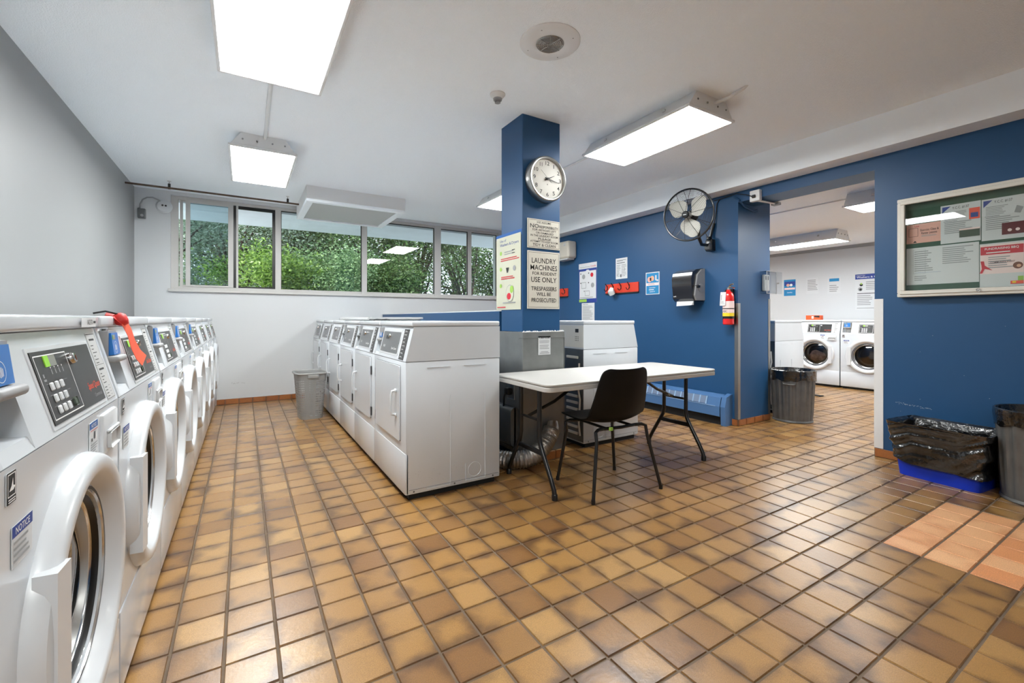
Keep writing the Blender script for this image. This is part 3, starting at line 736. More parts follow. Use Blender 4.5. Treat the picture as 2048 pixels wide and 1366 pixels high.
    # door: body disc, ring, glass, handle
    h = hand; dz = .522
    do = MB(); seg = 56
    def hf(t_, j):   # stretches the ring into a shallow point on the handle side
        c = math.cos(t_)*h
        return 1+(.05*max(0, (c-.80)/.20) if j < 4 else 0)
    do.lathe([(.267, -.002), (.267, .004), (.262, .021), (.256, .029), (.248, .033), (.230, .033), (.221, .029), (.207, .004), (.196, -.004)], WHITE2, seg, (0, 0, dz), 'x', rf=hf)
    dd = do.obj('door', t, True)
    MB().lathe([(.200, -.004), (.196, .004), (.189, .004), (.186, -.006), (.180, -.004), (.176, -.016), (.170, -.020), (.164, -.040)], CHROME, seg, (0, 0, dz), 'x', ms=[GREY, BLACK, CHROME, STEEL, BLACK, CHROME, STEEL]).obj('bezel', dd, True)
    MB().lathe([(.166, -.036), (.13, -.024), (.08, -.014), (.0, -.010)], GLASSD, 40, (0, 0, dz), 'x').obj('glass', dd, True)
    hd = MB(); y0 = h*.196; y1 = h*.246
    ya, yb = sorted((y0, y1))
    bm = bmesh.new(); prof = [(ya, dz-.14), (yb, dz-.14), (yb, dz+.14), (ya, dz+.14)]
    hd.prism([(.006, ya), (.037, ya+.004*h), (.040, yb), (.006, yb)], dz-.145, dz+.138, WHITE2, 'z'); hd.obj('door_handle', dd, True)
    # drum behind
    MB().lathe([(.184, -.03), (.180, -.085), (.0, -.096)], DRUMD, 32, (0, 0, dz), 'x', ms=[STEEL, DRUM]).lathe([(.150, -.088), (.135, -.070), (.125, -.088)], STEEL, 32, (0, 0, dz), 'x').obj('drum', t, True)
    if load:
        b = MB(); bm = bmesh.new(); bmesh.ops.create_icosphere(bm, subdivisions=3, radius=.11)
        for v in bm.verts:
            v.co *= 1+.25*noise.noise(v.co*14); v.co.x *= .2; v.co.x -= .07; v.co.z = v.co.z*.8+dz-.035
        b.bm(bm, CLOTHP); b.obj('laundry', t, True)
    # stickers on the front
    def stick(nm, y, z, w, hh, els):
        s = sheet(nm, None, None, (.0008, y, z), (0, 1, 0), (0, 0, 1), w, hh, els, PAPER, .0008, parent=t); return s
    if detail:
        stick('caution_label', .080, .765, .062, .072, [('r', BLUEP, 0, .80, 1, 1), ('t', PRINTW, 'NOTICE', .2, .84, .8, .95), ('l', PRINTG, .1, .05, .95, .35, 4), ('r', PRINTK, .5, .45, .62, .68), ('r', PRINTK, .15, .42, .28, .52), ('r', REDP, .05, .74, .9, .76)])
        stick('energy_label', -.318, .800, .030, .046, [('r', PRINTK, 0, 0, 1, 1), ('o', PRINTW, .08, .22, .92, .95, .05), ('p', PRINTW, [(.2, .4), (.45, .55), (.62, .8), (.66, .55), (.9, .5), (.66, .4)]), ('l', PRINTW, .1, .03, .9, .18, 2)])
        stick('notice_label', -.300, .700, .072, .062, [('r', BLUEN, 0, .72, 1, 1), ('t', PRINTW, 'NOTICE', .15, .77, .85, .94), ('l', PRINTG, .04, .08, .95, .66, 4)])
    return t
WG = 'front-loading washing machines in the left row'
protoA = build_washer(True, -1); protoB = build_washer(False, -1)
wl = ['nearest front-loading washer, cut off by the left edge, with a readable blue card reader',
      'front-loading washer with the orange ribbon hanging over its control panel',
      'white front-loading washer third from the camera, right after the ribboned one',
      'white front-loading washer fourth from the camera in the left row',
      'white front-loading washer fifth from the camera, last with a blue card reader',
      'front-loading washer just past the fifth, nearest of the three without card reader',
      'front-loading washer second from the back wall in the left row, no card reader',
      'front-loading washer standing against the back wall in the left row']
for i in range(8):
    if i == 0: o = protoA
    elif i < 5: o = copy_tree(protoA)
    elif i == 5: o = protoB
    else: o = copy_tree(protoB)
    o.location = (-.293, .885+.35+.70*i, 0); tag(o, wl[i], 'washer', WG)
# far room pair
wb = copy_tree(protoA); wb.location = (7.88, 2.827, 0); wb.rotation_euler = (0, 0, math.pi); wb.scale = (1, 1, .975)
tag(wb, 'far room front-loading washer with blue card reader, cut by the doorway edge', 'washer', 'washers in the far room')
wa = build_washer(False, 1, True, True); wa.location = (7.88, 3.527, 0); wa.rotation_euler = (0, 0, math.pi); wa.scale = (1, 1, .975)
tag(wa, 'far room front-loading washer with pale laundry behind its glass', 'washer', 'washers in the far room')

def build_dryer(hinge=1, reader=True, reader_blue=True, back=False):
    """hinge: side of the hinges (+1 = viewer's right, +y when facing +x)"""
    t = thing('tumble_dryer', '', 'dryer'); Wd, D, H, seam, slope = .672, .632, 1.054, .817, .05
    F = machine_body(t, D, Wd, H, seam, .278, slope, recess=reader, rec=(-.325, -.235)); O, U, V = F(0); Nn = U.cross(V).normalized()
    cp = MB(); x0, x1, v0, v1 = -.205, .145, .035, .172
    cp.plate(O+U*(x0-.014)+V*(v0-.012), U, V, x1-x0+.028, v1-v0+.024, .002, WHITE2); cp.plate(O+U*x0+V*v0, U, V, x1-x0, v1-v0, .004, PANELG); c = cp.obj('control_panel', t)
    pr = MB(); OO = O+Nn*.0042
    put_text(pr, 'Speed Queen', OO, U, V, x1-.125, v0+.018, .10, .020, PRINTW, .0002, slant=.15)
    for k in range(3): pr.quad([OO+U*(x0+.05+k*.014+a)+V*(v0+.03+b) for a, b in ((0, 0), (.009, 0), (.009, .016), (0, .016))], LGREY)
    pr.quad([OO+U*(x0+.07+a)+V*(v0+.085+b) for a, b in ((0, 0), (.065, 0), (.065, .025), (0, .025))], PANELB)
    pr.obj('print', c)
    k = MB(); k.lathe([(.013, 0), (.013, .006), (.010, .011), (0, .011)], CHROME, 16, (0, 0, 0), 'x'); ko = k.obj('key_lock', c, True)
    M = Matrix((Nn, U, V)).transposed().to_4x4(); M.translation = OO+U*(x0+.155)+V*(v1-.028); ko.matrix_local = M
    lb = MB(); lb.plate(O+U*.195+V*.006, U, V, .085, .188, .0012, PANELB); lo = lb.obj('instruction_label', t)
    q = MB(); P0 = O+U*.195+V*.006+Nn*.0015
    for k in range(8):
        q.quad([P0+U*a+V*(.008+k*.0225+b) for a, b in ((.004, 0), (.081, 0), (.081, .0012), (.004, .0012))], PRINTG)
        q.quad([P0+U*a+V*(.015+k*.0225+b) for a, b in ((.012, 0), (.03+.04*random.random(), 0), (.03+.03*random.random(), .006), (.012, .006))], LGREY)
    q.obj('print', lo)
    if reader:
        yc = -.28; mt = CARDB if reader_blue else GALVD
        ro = MB().box(-.075, -.034, yc-.04, yc+.04, .925, 1.008, GREY).obj('card_reader', t)
        Vq = Vector((-.12, 0, 1)).normalized(); B0 = Vector((-.036, yc-.032, .940))
        MB().plate(B0, U, Vq, .064, .060, .006, mt).obj('reader_face', ro)
        Pq = B0+U.cross(Vq).normalized()*.0065
        MB().quad([Pq+U*a+Vq*b for a, b in ((.006, .042), (.034, .042), (.034, .054), (.006, .054))], LGREY).quad([Pq+U*a+Vq*b for a, b in ((.015, .008), (.045, .008), (.045, .032), (.015, .032))], LGREY).obj('print', ro)
        MB().rbox(-.05, -.012, yc-.04, yc+.04, .915, .930, GREY if reader_blue else GALVD, .005, 2).obj('reader_tray', ro, True)
    else:
        pass
    # door
    y0, y1, z0, z1 = -.275, .245, .335, .785
    MB().rbox(-.001, .0012, y0-.004, y1+.004, z0-.004, z1+.004, SEAM, .012, 2, 0).obj('door_gap', t)
    dm = MB(); dm.rbox(-.002, .010, y0, y1, z0, z1, WHITE, .012, 3, 0); d = dm.obj('door', t, True)
    yh = (y0+.06) if hinge > 0 else (y1-.06)
    hm = MB(); hm.tube([(.010, yh, .632), (.036, yh, .628), (.042, yh, .600), (.042, yh, .515), (.036, yh, .487), (.010, yh, .483)], .0075, WHITE2, 8); hm.rbox(.008, .020, yh-.014, yh+.014, .622, .642, WHITE2, .004, 1); hm.rbox(.008, .020, yh-.014, yh+.014, .473, .493, WHITE2, .004, 1); hm.obj('door_handle', d, True)
    ys = (y1+.014) if hinge > 0 else (y0-.014)
    for z in (.69, .39): MB().rbox(.0, .008, ys-.009, ys+.009, z-.033, z+.033, PANELB, .003, 1).obj('hinge', d)
    # embossed ribs on both side panels
    for s_ in (-1, 1):
        e = MB(); yy = s_*(Wd/2-.004); ya, yb = (yy-.003, yy+.001) if s_ < 0 else (yy-.001, yy+.003)
        def rib(xa, xb, za, zb_): e.box(xa, xb, ya, yb, za, zb_, WHITE)
        rib(-.28, -.13, .776, .779); rib(-.53, -.375, .776, .779)
        rib(-.283, -.280, .05, .60); rib(-.525, -.522, .05, .60); rib(-.28, -.13, .05, .053); rib(-.525, -.38, .05, .053); rib(-.385, -.382, .05, .16)
        e.tube([(-.448+.045*math.cos(a*math.pi/12), yy, .115+.045*math.sin(a*math.pi/12)) for a in range(24)], .0016, WHITE, 4, closed=True)
        e.box(-.62, -.02, ya, yb, .062, .0635, SEAM)
        for x in (-.05, -.31, -.58): e.lathe([(.006, 0), (.004, .003), (0, .003)], PANELG, 8, (x, yy+(s_*-.0 if s_ > 0 else 0), .05), 'y' if s_ > 0 else '-y')
        e.obj('side_ribs', t)
    if back:
        bk = MB(); bx = -D-.001
        bk.box(bx-.002, bx, -.33, .33, .83, H-.04, OFFW); bk.box(bx-.002, bx, -.33, .33, .05, .815, GALVD)
        bk.box(bx-.004, bx, -.27, -.23, .955, .985, PANELB)
        for yy in (-.27, -.25, -.235):
            for zz in (.885, .90, .915): bk.box(bx-.0035, bx, yy, yy+.006, zz, zz+.006, PANELB)
        bk.obj('back_panel', t)
        for z in (.745, .61, .42, .365, .31, .22, .165, .11):
            o2 = MB().rbox(bx-.014, bx, -.27, -.12, z-.010, z+.012, OFFW, .003, 1).obj('louvre', t)
        MB().tube([(bx-.01, -.29, .70), (bx-.016, -.296, .64), (bx-.012, -.30, .58), (bx-.02, -.285, .5), (bx-.01, -.30, .40), (bx-.014, -.29, .2), (bx-.01, -.30, .1)], .008, OFFW, 6).obj('cable_channel', t, True)
    return t
DG = 'tumble dryers in the centre row'
DA = build_dryer(-1, True, True); DB = build_dryer(1, True, False); DC = build_dryer(1, False)
dl = [(DA, 'nearest tumble dryer of the centre row, its broad side panel facing the camera'),
      (DB, 'tumble dryer second in the centre row, white handle beside a dark grey card reader column'),
      (None, 'tumble dryer third in the centre row, with a grey tray end on its lid'),
      (DC, 'tumble dryer fourth in the centre row, behind the grey laundry basket'),
      (None, 'tumble dryer fifth in the centre row, second from the back wall'),
      (None, 'tumble dryer at the far end of the centre row, against the back wall')]
ends = [2.51, 3.235, 3.90, 4.56, 5.22, 5.87, 6.52]
for i, (pt, lb) in enumerate(dl):
    o = pt if pt else copy_tree(DB if i == 2 else DC)
    o.location = (.805, (ends[i]+ends[i+1])/2, 0); o.rotation_euler = (0, 0, math.pi); o.scale = (1, (ends[i+1]-ends[i])/.672*.999, 1); tag(o, lb, 'dryer', DG)
b = MB()
for k in range(26):   # black scuffs low on the nearest dryer
    x = rs.uniform(-.45, -.01); z = rs.uniform(.09, .17); w = rs.uniform(.002, .010); y = .3325
    b.quad([(x, y, z), (x, y, z+.0012), (x+w, y, z+rs.uniform(-.003, .004))], SEAM if k % 4 else PANELB)
for k in range(12):
    y = rs.uniform(-.1, .30); z = rs.uniform(.08, .24); w = rs.uniform(.004, .012)
    b.quad([(.0046, y, z), (.0046, y+w, z+.001), (.0046, y+w*.5, z+.003)], SEAM if k % 3 else PANELB)
b.obj('scuff_marks', DA)['kind'] = 'stuff'
dE = build_dryer(1, False, back=True); dE.location = (3.02, 3.12, 0); tag(dE, 'white tumble dryer with open louvred back between the column and the blue wall', 'dryer', 'dryers turned away from the camera')
dF = copy_tree(dE); dF.location = (5.735, 3.02, 0); tag(dF, 'far room tumble dryer beside the ribbed metal can, side panel towards the doorway', 'dryer', 'dryers turned away from the camera')

# sticker on the first washer's lid and on its top
sheet('inventory_sticker', 'torn white sticker with black characters on the nearest washer lid', 'sticker', (-.3285, 1.418, 1.050), (0, 1, 0), (0, 0, 1), .115, .022,
      [('t', PRINTK, '0AZ ET0', .38, .25, .74, .8), ('r', PRINTK, .8, .4, .97, .65)], PAPER, .0006)
# orange ribbon
t = thing('warning_ribbon', 'orange ribbon tag tied to the second washer and hanging over its panel', 'ribbon', (-.33, 1.775, 1.08))
b = MB(); pts = [(-.02, -.03, .006), (.0, -.028, .0), (.018, -.022, -.018), (.028, .0, -.05), (.032, .030, -.09), (.040, .062, -.125), (.050, .092, -.147)]
for k in range(len(pts)-1):
    p, q = Vector(pts[k]), Vector(pts[k+1]); w0, w1_ = (.016+.0034*k, .016+.0034*(k+1)); d = Vector((.0, .82, .35)).normalized()
    b.add([p-d*w0, p+d*w0, q+d*w1_, q-d*w1_, p-d*w0+Vector((-.001, 0, 0)), p+d*w0+Vector((-.001, 0, 0)), q+d*w1_+Vector((-.001, 0, 0)), q-d*w1_+Vector((-.001, 0, 0))],
          [(0, 1, 2, 3), (7, 6, 5, 4), (0, 4, 5, 1), (2, 6, 7, 3), (1, 5, 6, 2), (0, 3, 7, 4)], TAGO if k > 1 else TAGR)
b.obj('ribbon', t, True)
b = MB(); bm = bmesh.new(); bmesh.ops.create_icosphere(bm, subdivisions=2, radius=.02)
for v in bm.verts: v.co = v.co*(1+.3*noise.noise(v.co*60))+Vector((.012, -.022, -.012))
b.bm(bm, TAGR); b.obj('knot', t, True)
MB().tube([(-.045, -.05, .006), (-.02, -.04, .012), (.005, -.028, .004), (.014, -.02, -.008)], .003, BLACK, 6).obj('tie', t, True)

# grey tray lying on the dryers
t = thing('plastic_tray', 'light grey plastic lid lying across the tops of the middle dryers', 'tray', (1.08, 4.40, 1.0545), R(6))
b = MB(); b.rbox(-.20, .33, -.45, .40, .012, .030, LGREY, .03, 3, 2); b.obj('tray', t)
b = MB(); b.rbox(-.18, .31, -.43, .38, .0, .012, GREY, .03, 3, 2); b.rbox(-.205, -.19, -.45, .40, .006, .026, LGREY, .003, 1); b.obj('rim', t)
b = MB(); b.tube([(-.16, -.47, .004), (-.14, -.50, .012), (-.10, -.49, .008), (-.06, -.51, .012), (-.02, -.48, .004)], .004, BLACK, 6); b.obj('dark_cord', t, True)

# ---------------------------------------------------------------- column dressing
t = thing('duct_casing', 'galvanised metal casing around the foot of the blue column', 'duct casing', (1.735, 2.70, 0))
b = MB(); b.rbox(0, .382, 0, .36, .068, .972, GALV, .004, 1); b.obj('casing', t)
MB().rbox(-.003, .385, -.003, .05, .925, .975, GALV, .003, 1).rbox(.262+.122, .386, 0, .36, .07, .95, GALV, .002, 1).obj('collar', t)
MB().rbox(-.075, .0, .045, .38, .125, .42, GALVD, .045, 4, 1).obj('side_duct', t, True)
b = MB(); rl = random.Random(5)
for k in range(60):
    x = rl.uniform(0, .38); y = rl.choice((rl.uniform(-.002, .018), rl.uniform(0, .018))); bm = bmesh.new(); bmesh.ops.create_icosphere(bm, subdivisions=1, radius=rl.uniform(.002, .006))
    for v in bm.verts: v.co += Vector((x, y, .977))
    b.bm(bm, LINT)
b.obj('lint', t)['kind'] = 'stuff'
t = thing('power_outlet', 'dark plug in a steel wall outlet on the side of the metal casing', 'outlet', (1.735, 2.86, .53))
MB().rbox(-.006, 0, -.055, .055, -.07, .07, STEEL, .004, 1).obj('face_plate', t)
MB().rbox(-.05, -.006, -.03, .03, -.035, .02, BLACK, .012, 2).obj('plug', t, True)
MB().tube([(-.045, 0, -.01), (-.06, .005, -.05), (-.055, .02, -.12), (-.04, .06, -.2), (-.03, .10, -.3)], .007, BLACK, 8).obj('cord', t, True)
t = thing('foil_duct', 'crinkled silver foil duct curving out from behind the nearest dryer', 'duct', (0, 0, 0))
ctl = [Vector(p) for p in ((1.50, 2.76, .085), (1.60, 2.66, .075), (1.72, 2.60, .085), (1.82, 2.60, .125), (1.90, 2.62, .185), (1.955, 2.64, .25))]
pts = []
for k in range(len(ctl)-1):
    p0, p1, p2, p3 = ctl[max(k-1, 0)], ctl[k], ctl[k+1], ctl[min(k+2, len(ctl)-1)]
    for s_ in range(14):
        u = s_/14; pts.append(.5*((2*p1)+(-p0+p2)*u+(2*p0-5*p1+4*p2-p3)*u*u+(-p0+3*p1-3*p2+p3)*u**3))
b = MB(); b.tube(pts, .06, FOIL, 22, rf=lambda j: .058+(.005 if j % 2 else -.002)+.006*noise.noise(Vector((j*.7, 0, 0)))); b.obj('duct', t, True)
b = MB(); b.tube([(1.93, 2.63, .215), (1.965, 2.64, .265), (1.975, 2.655, .30)], .05, FOIL, 16, rf=lambda j: .056-.01*j); b.tube([(1.955, 2.64, .235), (1.985, 2.645, .275)], .045, SKINP, 12, rf=lambda j: .05-.018*j); b.obj('crumpled_end', t, True)

Uc, Vc = (1, 0, 0), (0, 0, 1)
K = PRINTK
sheet('notice_paper', 'small white notice taped to the metal casing under the column', 'notice', (1.872, 2.6985, .80), Uc, Vc, .112, .138,
      [('t', K, 'CAUTION', .08, .86, .92, .96), ('l', PRINTG, .08, .62, .92, .8, 3), ('l', PRINTG, .1, .3, .9, .55, 3), ('r', K, .1, .08, .9, .10), ('l', PRINTG, .2, .12, .8, .2, 1)], PAPER)
s = sheet('wall_sign', 'upper cream sign on the column, starting with a large NO', 'sign', (1.786, 2.7195, 1.598), Uc, Vc, .298, .218,
      [('o', K, .02, .03, .98, .97, .008), ('t', K, 'WE ASSUME', .27, .86, .72, .93, .1), ('t', K, 'NO', .08, .69, .34, .83), ('t', K, 'RESPONSIBILITY', .36, .70, .94, .79),
       ('t', K, 'FOR ARTICLES LEFT', .15, .60, .88, .67), ('t', K, 'OR DAMAGED', .25, .50, .80, .57), ('t', K, 'IN THE LAUNDRY ROOM', .09, .40, .93, .47),
       ('t', K, 'PLEASE', .32, .29, .72, .37), ('t', K, 'ATTEMPT TO KEEP ROOM', .08, .20, .93, .265), ('t', K, 'TIDY & CLEAN', .15, .07, .86, .165)], SIGNW, .006, 'cream signs screwed to the column')
s = sheet('wall_sign', 'lower cream sign on the column reading laundry machines for resident use only', 'sign', (1.786, 2.7195, 1.145), Uc, Vc, .296, .432,
      [('o', K, .025, .025, .975, .975, .007), ('t', K, 'LAUNDRY', .13, .79, .88, .88), ('t', K, 'MACHINES', .09, .67, .92, .76), ('t', K, 'FOR RESIDENT', .15, .585, .90, .64),
       ('t', K, 'USE ONLY', .11, .46, .90, .55), ('t', K, 'TRESPASSERS', .11, .315, .90, .385), ('t', K, 'WILL BE', .27, .225, .72, .285), ('t', K, 'PROSECUTED', .12, .115, .89, .185)], SIGNW, .006, 'cream signs screwed to the column')
Ul = (0, -1, 0)
po = sheet('poster', 'curling cream poster with green and red drawings on the left side of the column', 'poster', (1.742, 3.098, 1.140), Ul, Vc, .365, .57,
      [('t', BLUEN, 'Use of', .16, .93, .42, .965), ('t', BLUEN, 'Washers & Dryers', .16, .86, .92, .91), ('d', GREENP, .2, .78, .045), ('l', PRINTG, .35, .74, .75, .8, 2), ('r', K, .66, .79, .78, .80), ('r', K, .66, .75, .78, .76),
       ('l', REDP, .2, .66, .95, .71, 2), ('d', GREENP, .2, .56, .045), ('p', K, [(.42, .57), (.54, .57), (.50, .50), (.46, .50)]), ('d', PRINTG, .76, .55, .055), ('l', REDP, .22, .41, .92, .46, 2),
       ('d', GREENP, .2, .33, .045), ('d', PRINTG, .58, .22, .16, .115), ('d', PAPERC, .58, .22, .15, .107), ('d', GREENP, .66, .27, .07, .05), ('d', REDP, .55, .18, .085, .045), ('l', PRINTG, .3, .08, .85, .11, 1), ('l', REDP, .06, .02, .45, .05, 1)], PAPERC, .002)
tag(MB().plate(Vector((1.7455, 3.11, 1.695)), Ul, Vc, .385, .04, .0012, BLUEP).obj('paper_strip'), 'strip of blue paper behind the top of the cream column poster', 'paper')
# cable trunking down the far edge of the column
tag(MB().rbox(2.094, 2.122, 2.80, 2.83, 1.13, ZC, PAINTW, .003, 1).obj('cable_trunking'), 'thin white cable trunking down the right edge of the blue column', 'trunking')
# clock
t = thing('wall_clock', 'round brushed-steel wall clock near the top of the blue column', 'clock', (1.932, 2.72, 2.112))
MB().lathe([(.166, 0), (.170, .02), (.170, .05), (.166, .066), (.158, .072), (.150, .070), (.146, .058)], STEEL, 56, A='-y').obj('case', t, True)
MB().lathe([(.148, .055), (0, .055)], OFFW, 48, A='-y').obj('dial', t)
b = MB()
for n in range(1, 13):
    a = math.pi/2-n*math.pi/6; w = .022 if n < 10 else .034
    if n in (1,): w = .006
    if n == 11: w = .022
    put_text(b, str(n), (.116*math.cos(a)-w/2, -.0556, .116*math.sin(a)-.0145), (1, 0, 0), (0, 0, 1), 0, 0, w, .029, PRINTK, .0002)
b.quad([(x, -.0557, z) for x, z in ((-.003, -.045), (.003, -.045), (.003, -.037), (-.003, -.037))], PRINTK)
b.obj('numerals', t)
def hand_(nm, ang, L_, w, y, tail=.025, m=PRINTK):
    d = Vector((math.sin(R(ang)), 0, math.cos(R(ang)))); q = Vector((d.z, 0, -d.x)); b = MB()
    vs = [d*-tail-q*w, d*-tail+q*w, d*L_+q*w*.3, d*L_-q*w*.3]; b.add([v+Vector((0, y, 0)) for v in vs]+[v+Vector((0, y-.0015, 0)) for v in vs], [(0, 1, 2, 3), (7, 6, 5, 4), (0, 4, 5, 1), (1, 5, 6, 2), (2, 6, 7, 3), (3, 7, 4, 0)], m); b.obj(nm, t)
hand_('hour_hand', 64, .070, .005, -.058); hand_('minute_hand', 101, .105, .0045, -.061); hand_('second_hand', 312, .085, .0008, -.064, .04)
MB().lathe([(.008, .055), (.008, .067), (0, .067)], PRINTK, 14, A='-y').obj('hub', t)

# ---------------------------------------------------------------- things on the fan wall (plane x = XR, facing -x)
XW = XR-.0005
sheet('poster', 'tall white poster with blue bands and small washing pictures on the blue wall', 'poster', (XW, 5.0, 1.302), Ul, Vc, .385, .565,
      [('r', BLUEN, 0, 0, 1, .86), ('r', PAPER, .04, .10, .96, .80), ('p', PAPER, [(.38, .79), (.62, .79), (.56, .83), (.44, .83)]), ('t', K, 'Washroom Directory', .06, .885, .62, .915), ('t', REDP, 'Canada', .65, .89, .95, .935),
       ('r', GREENP, .02, .015, .45, .085), ('d', K, .12, .74, .025), ('d', PRINTG, .28, .66, .09), ('d', K, .56, .74, .025), ('d', REDP, .74, .69, .08), ('d', K, .12, .50, .025), ('o', PRINTG, .16, .36, .42, .52, .02), ('d', K, .56, .50, .025), ('d', PRINTG, .78, .43, .09), ('d', K, .32, .29, .02), ('o', PRINTG, .36, .17, .62, .3, .02), ('l', PRINTG, .08, .11, .9, .15, 1)], PAPER)
sheet('notice_paper', 'white text notice hanging just below the tall blue-banded poster', 'notice', (XW, 4.935, 1.04), Ul, Vc, .27, .255,
      [('t', K, 'NOTICE', .1, .9, .5, .95), ('l', PRINTG, .08, .06, .9, .86, 12)], PAPER)
sheet('notice_paper', 'white diagram sheet on the blue wall above the red hook rail', 'notice', (XW, 4.25, 1.59), Ul, Vc, .205, .27,
      [('l', K, .1, .84, .9, .92, 2), ('l', K, .08, .74, .95, .80, 1), ('r', PRINTG, .46, .06, .47, .74), ('l', PRINTG, .08, .1, .42, .7, 8), ('l', PRINTG, .52, .1, .94, .7, 8), ('d', K, .13, .2, .03), ('d', K, .8, .45, .025), ('r', K, .42, .08, .50, .22)], PAPER)
sheet('poster', 'small bright blue flyer with a photo on the blue wall left of the towel dispenser', 'poster', (XW, 3.742, 1.362), Ul, Vc, .207, .268,
      [('r', CYANP, .05, .03, .95, .96), ('d', PINKP, .28, .68, .16), ('d', SKINP, .48, .72, .15), ('r', PRINTK, .30, .62, .42, .76), ('r', PAPER, .70, .62, .80, .85), ('r', PALEP, .05, .40, .95, .52), ('r', PAPER, .80, .58, .92, .66),
       ('l', PRINTG, .15, .42, .9, .5, 2), ('t', PRINTW, 'Laundry', .28, .27, .72, .33), ('l', PRINTW, .25, .18, .75, .25, 1), ('t', PRINTW, 'SAFETY', .30, .10, .70, .15)], PAPER)
def hook_rail(label, y_left, y_right, z0, z1, hooks, cloth=False):
    t = thing('hook_rail', label, 'coat rack', (XR, y_left, z0), 0, 'red hook rails on the blue wall'); L_ = y_left-y_right; h = z1-z0
    MB().rbox(-.018, 0, -L_, 0, 0, h, REDB, .003, 1).obj('board', t)
    MB().box(-.020, -.001, -L_, 0, -.010, .0, PANELB).obj('lower_edge', t)
    for f in hooks:
        y = -L_*f; b = MB()
        b.tube([(-.019, y, h*.62), (-.030, y, h*.80), (-.052, y, h*1.02), (-.058, y, h*1.08)], .0055, BLACK, 7)
        b.tube([(-.019, y, h*.66), (-.026, y, h*.40), (-.045, y, h*.26), (-.066, y, h*.30), (-.076, y, h*.48)], .0055, BLACK, 7)
        b.rbox(-.022, -.018, y-.008, y+.008, h*.42, h*.8, BLACK, .003, 1); b.obj('hook', t, True)
    return t
hook_rail('red board with black hooks in the middle of the blue wall', 4.43, 3.85, 1.408, 1.530, (.07, .26, .50, .75))
hook_rail('red hook board mostly hidden behind the blue column', 5.82, 5.245, 1.412, 1.532, (.1, .35, .62, .88))
b = MB(); C0 = Vector((4.118, 4.27, 1.43)); n = 12
ring = [(.0, .055), (.035, .045), (.06, .0), (.07, -.035), (.045, -.05), (.0, -.062), (-.03, -.05), (-.045, -.02), (-.04, .01), (-.022, .035)]
b.add([C0+Vector((-.045, 0, 0))]+[C0+Vector((.01*math.sin(k*2.3), -y, z)) for k, (y, z) in enumerate(ring)]+[C0+Vector((.02, -y*.9, z*.9)) for y, z in ring], [(0, 1+k, 1+(k+1) % 10) for k in range(10)]+[(1+k, 11+k, 11+(k+1) % 10, 1+(k+1) % 10) for k in range(10)]+[tuple(range(20, 10, -1))], PAPER)
tag(b.obj('cloth', None, True), 'crumpled white cap hung on the second hook of the red rail', 'cap')
# towel dispenser
t = thing('towel_dispenser', 'smoky black paper towel dispenser on the blue wall', 'dispenser', (XR, 2.935, 1.235))
b = MB(); prof = [(-.005, .02), (-.15, .02), (-.185, .05), (-.19, .12), (-.20, .18), (-.205, .26), (-.185, .325), (-.12, .358), (-.005, .375)]
b.prism(prof, .018, .262, SMOKED); b.obj('cover', t, True)
MB().prism([(0, .03), (-.14, .03), (-.165, .08), (-.12, .30), (-.05, .36), (0, .37)], .0, .018, GREY).obj('side_plate', t)
MB().prism([(0, .03), (-.14, .03), (-.165, .08), (-.12, .30), (-.05, .36), (0, .37)], .262, .272, GREY).obj('side_plate', t)
MB().lathe([(.045, .0), (.045, .006), (.03, .010), (0, .010)], GREY, 20, (-.07, .0, .16), '-y').rbox(-.145, -.10, -.02, .02, .16, .19, BLACK, .006, 1).obj('feed_knob', t, True)
b = MB(); b.box(-.15, -.146, .03, .24, -.02, .03, PAPER); b.add([(-.148, .03, .03), (-.148, .24, .03), (-.175, .225, -.028), (-.172, .04, -.022)], [(0, 1, 2, 3)], PAPER); b.obj('paper_towel', t)
pm = MB(); put_text(pm, 'tork', (-.197, .245, .07), (0, -1, 0), (0, 0, 1), 0, 0, .035, .014, PRINTW, .0); pm.obj('print', t)
# extinguisher
t = thing('fire_extinguisher', 'red fire extinguisher with white tag on the blue wall by the pier', 'fire extinguisher', (4.125, 2.625, 1.01))
MB().lathe([(0, 0), (.044, 0), (.052, .008), (.052, .27), (.048, .30), (.034, .325), (.018, .335), (.018, .35), (0, .35)], EXTR, 32).obj('cylinder', t, True)
b = MB(); b.lathe([(.016, .345), (.016, .37), (0, .37)], CHROME, 14); b.tube([(0, 0, .365), (-.01, -.03, .378), (-.015, -.075, .362)], .007, CHROME, 6); b.tube([(0, 0, .372), (-.01, -.03, .398), (-.015, -.060, .402)], .007, CHROME, 6); b.obj('valve_lever', t, True)
MB().tube([(0, .015, .355), (.01, .045, .33), (.012, .056, .26), (.01, .058, .20)], .007, BLACK, 8).obj('hose', t, True)
b = MB(); b.lathe([(.0528, .10), (.0528, .235)], PALEP, 24, rf=None); b.lathe([(.0532, .155), (.0532, .165)], BLACK, 24); b.lathe([(.0531, .085), (.0531, .118)], YELP, 24); b.lathe([(.0532, .06), (.0532, .084)], BLACK, 24); b.obj('label_band', t, True)
pm = MB(); put_text(pm, 'ABC', (-.0520, .024, .124), (.0, -1, 0), (0, 0, 1), 0, 0, .048, .022, PRINTK, .006); pm.obj('print', t)
sheet('inspection_tag', 'inspection tag', '', (-.062, .052, .19), (0, -1, 0), (.10, 0, 1), .058, .135, [('l', PRINTG, .1, .1, .9, .35, 3), ('r', PRINTG, .15, .4, .3, .8)], PAPER, .001, parent=t)
for o_ in t.children:
    if o_.name.startswith('inspection_tag'):
        for kk in ('category', 'label'):
            if kk in o_: del o_[kk]
MB().rbox(.045, .07, -.02, .02, .12, .36, BLACK, .004, 1).obj('wall_bracket', t)
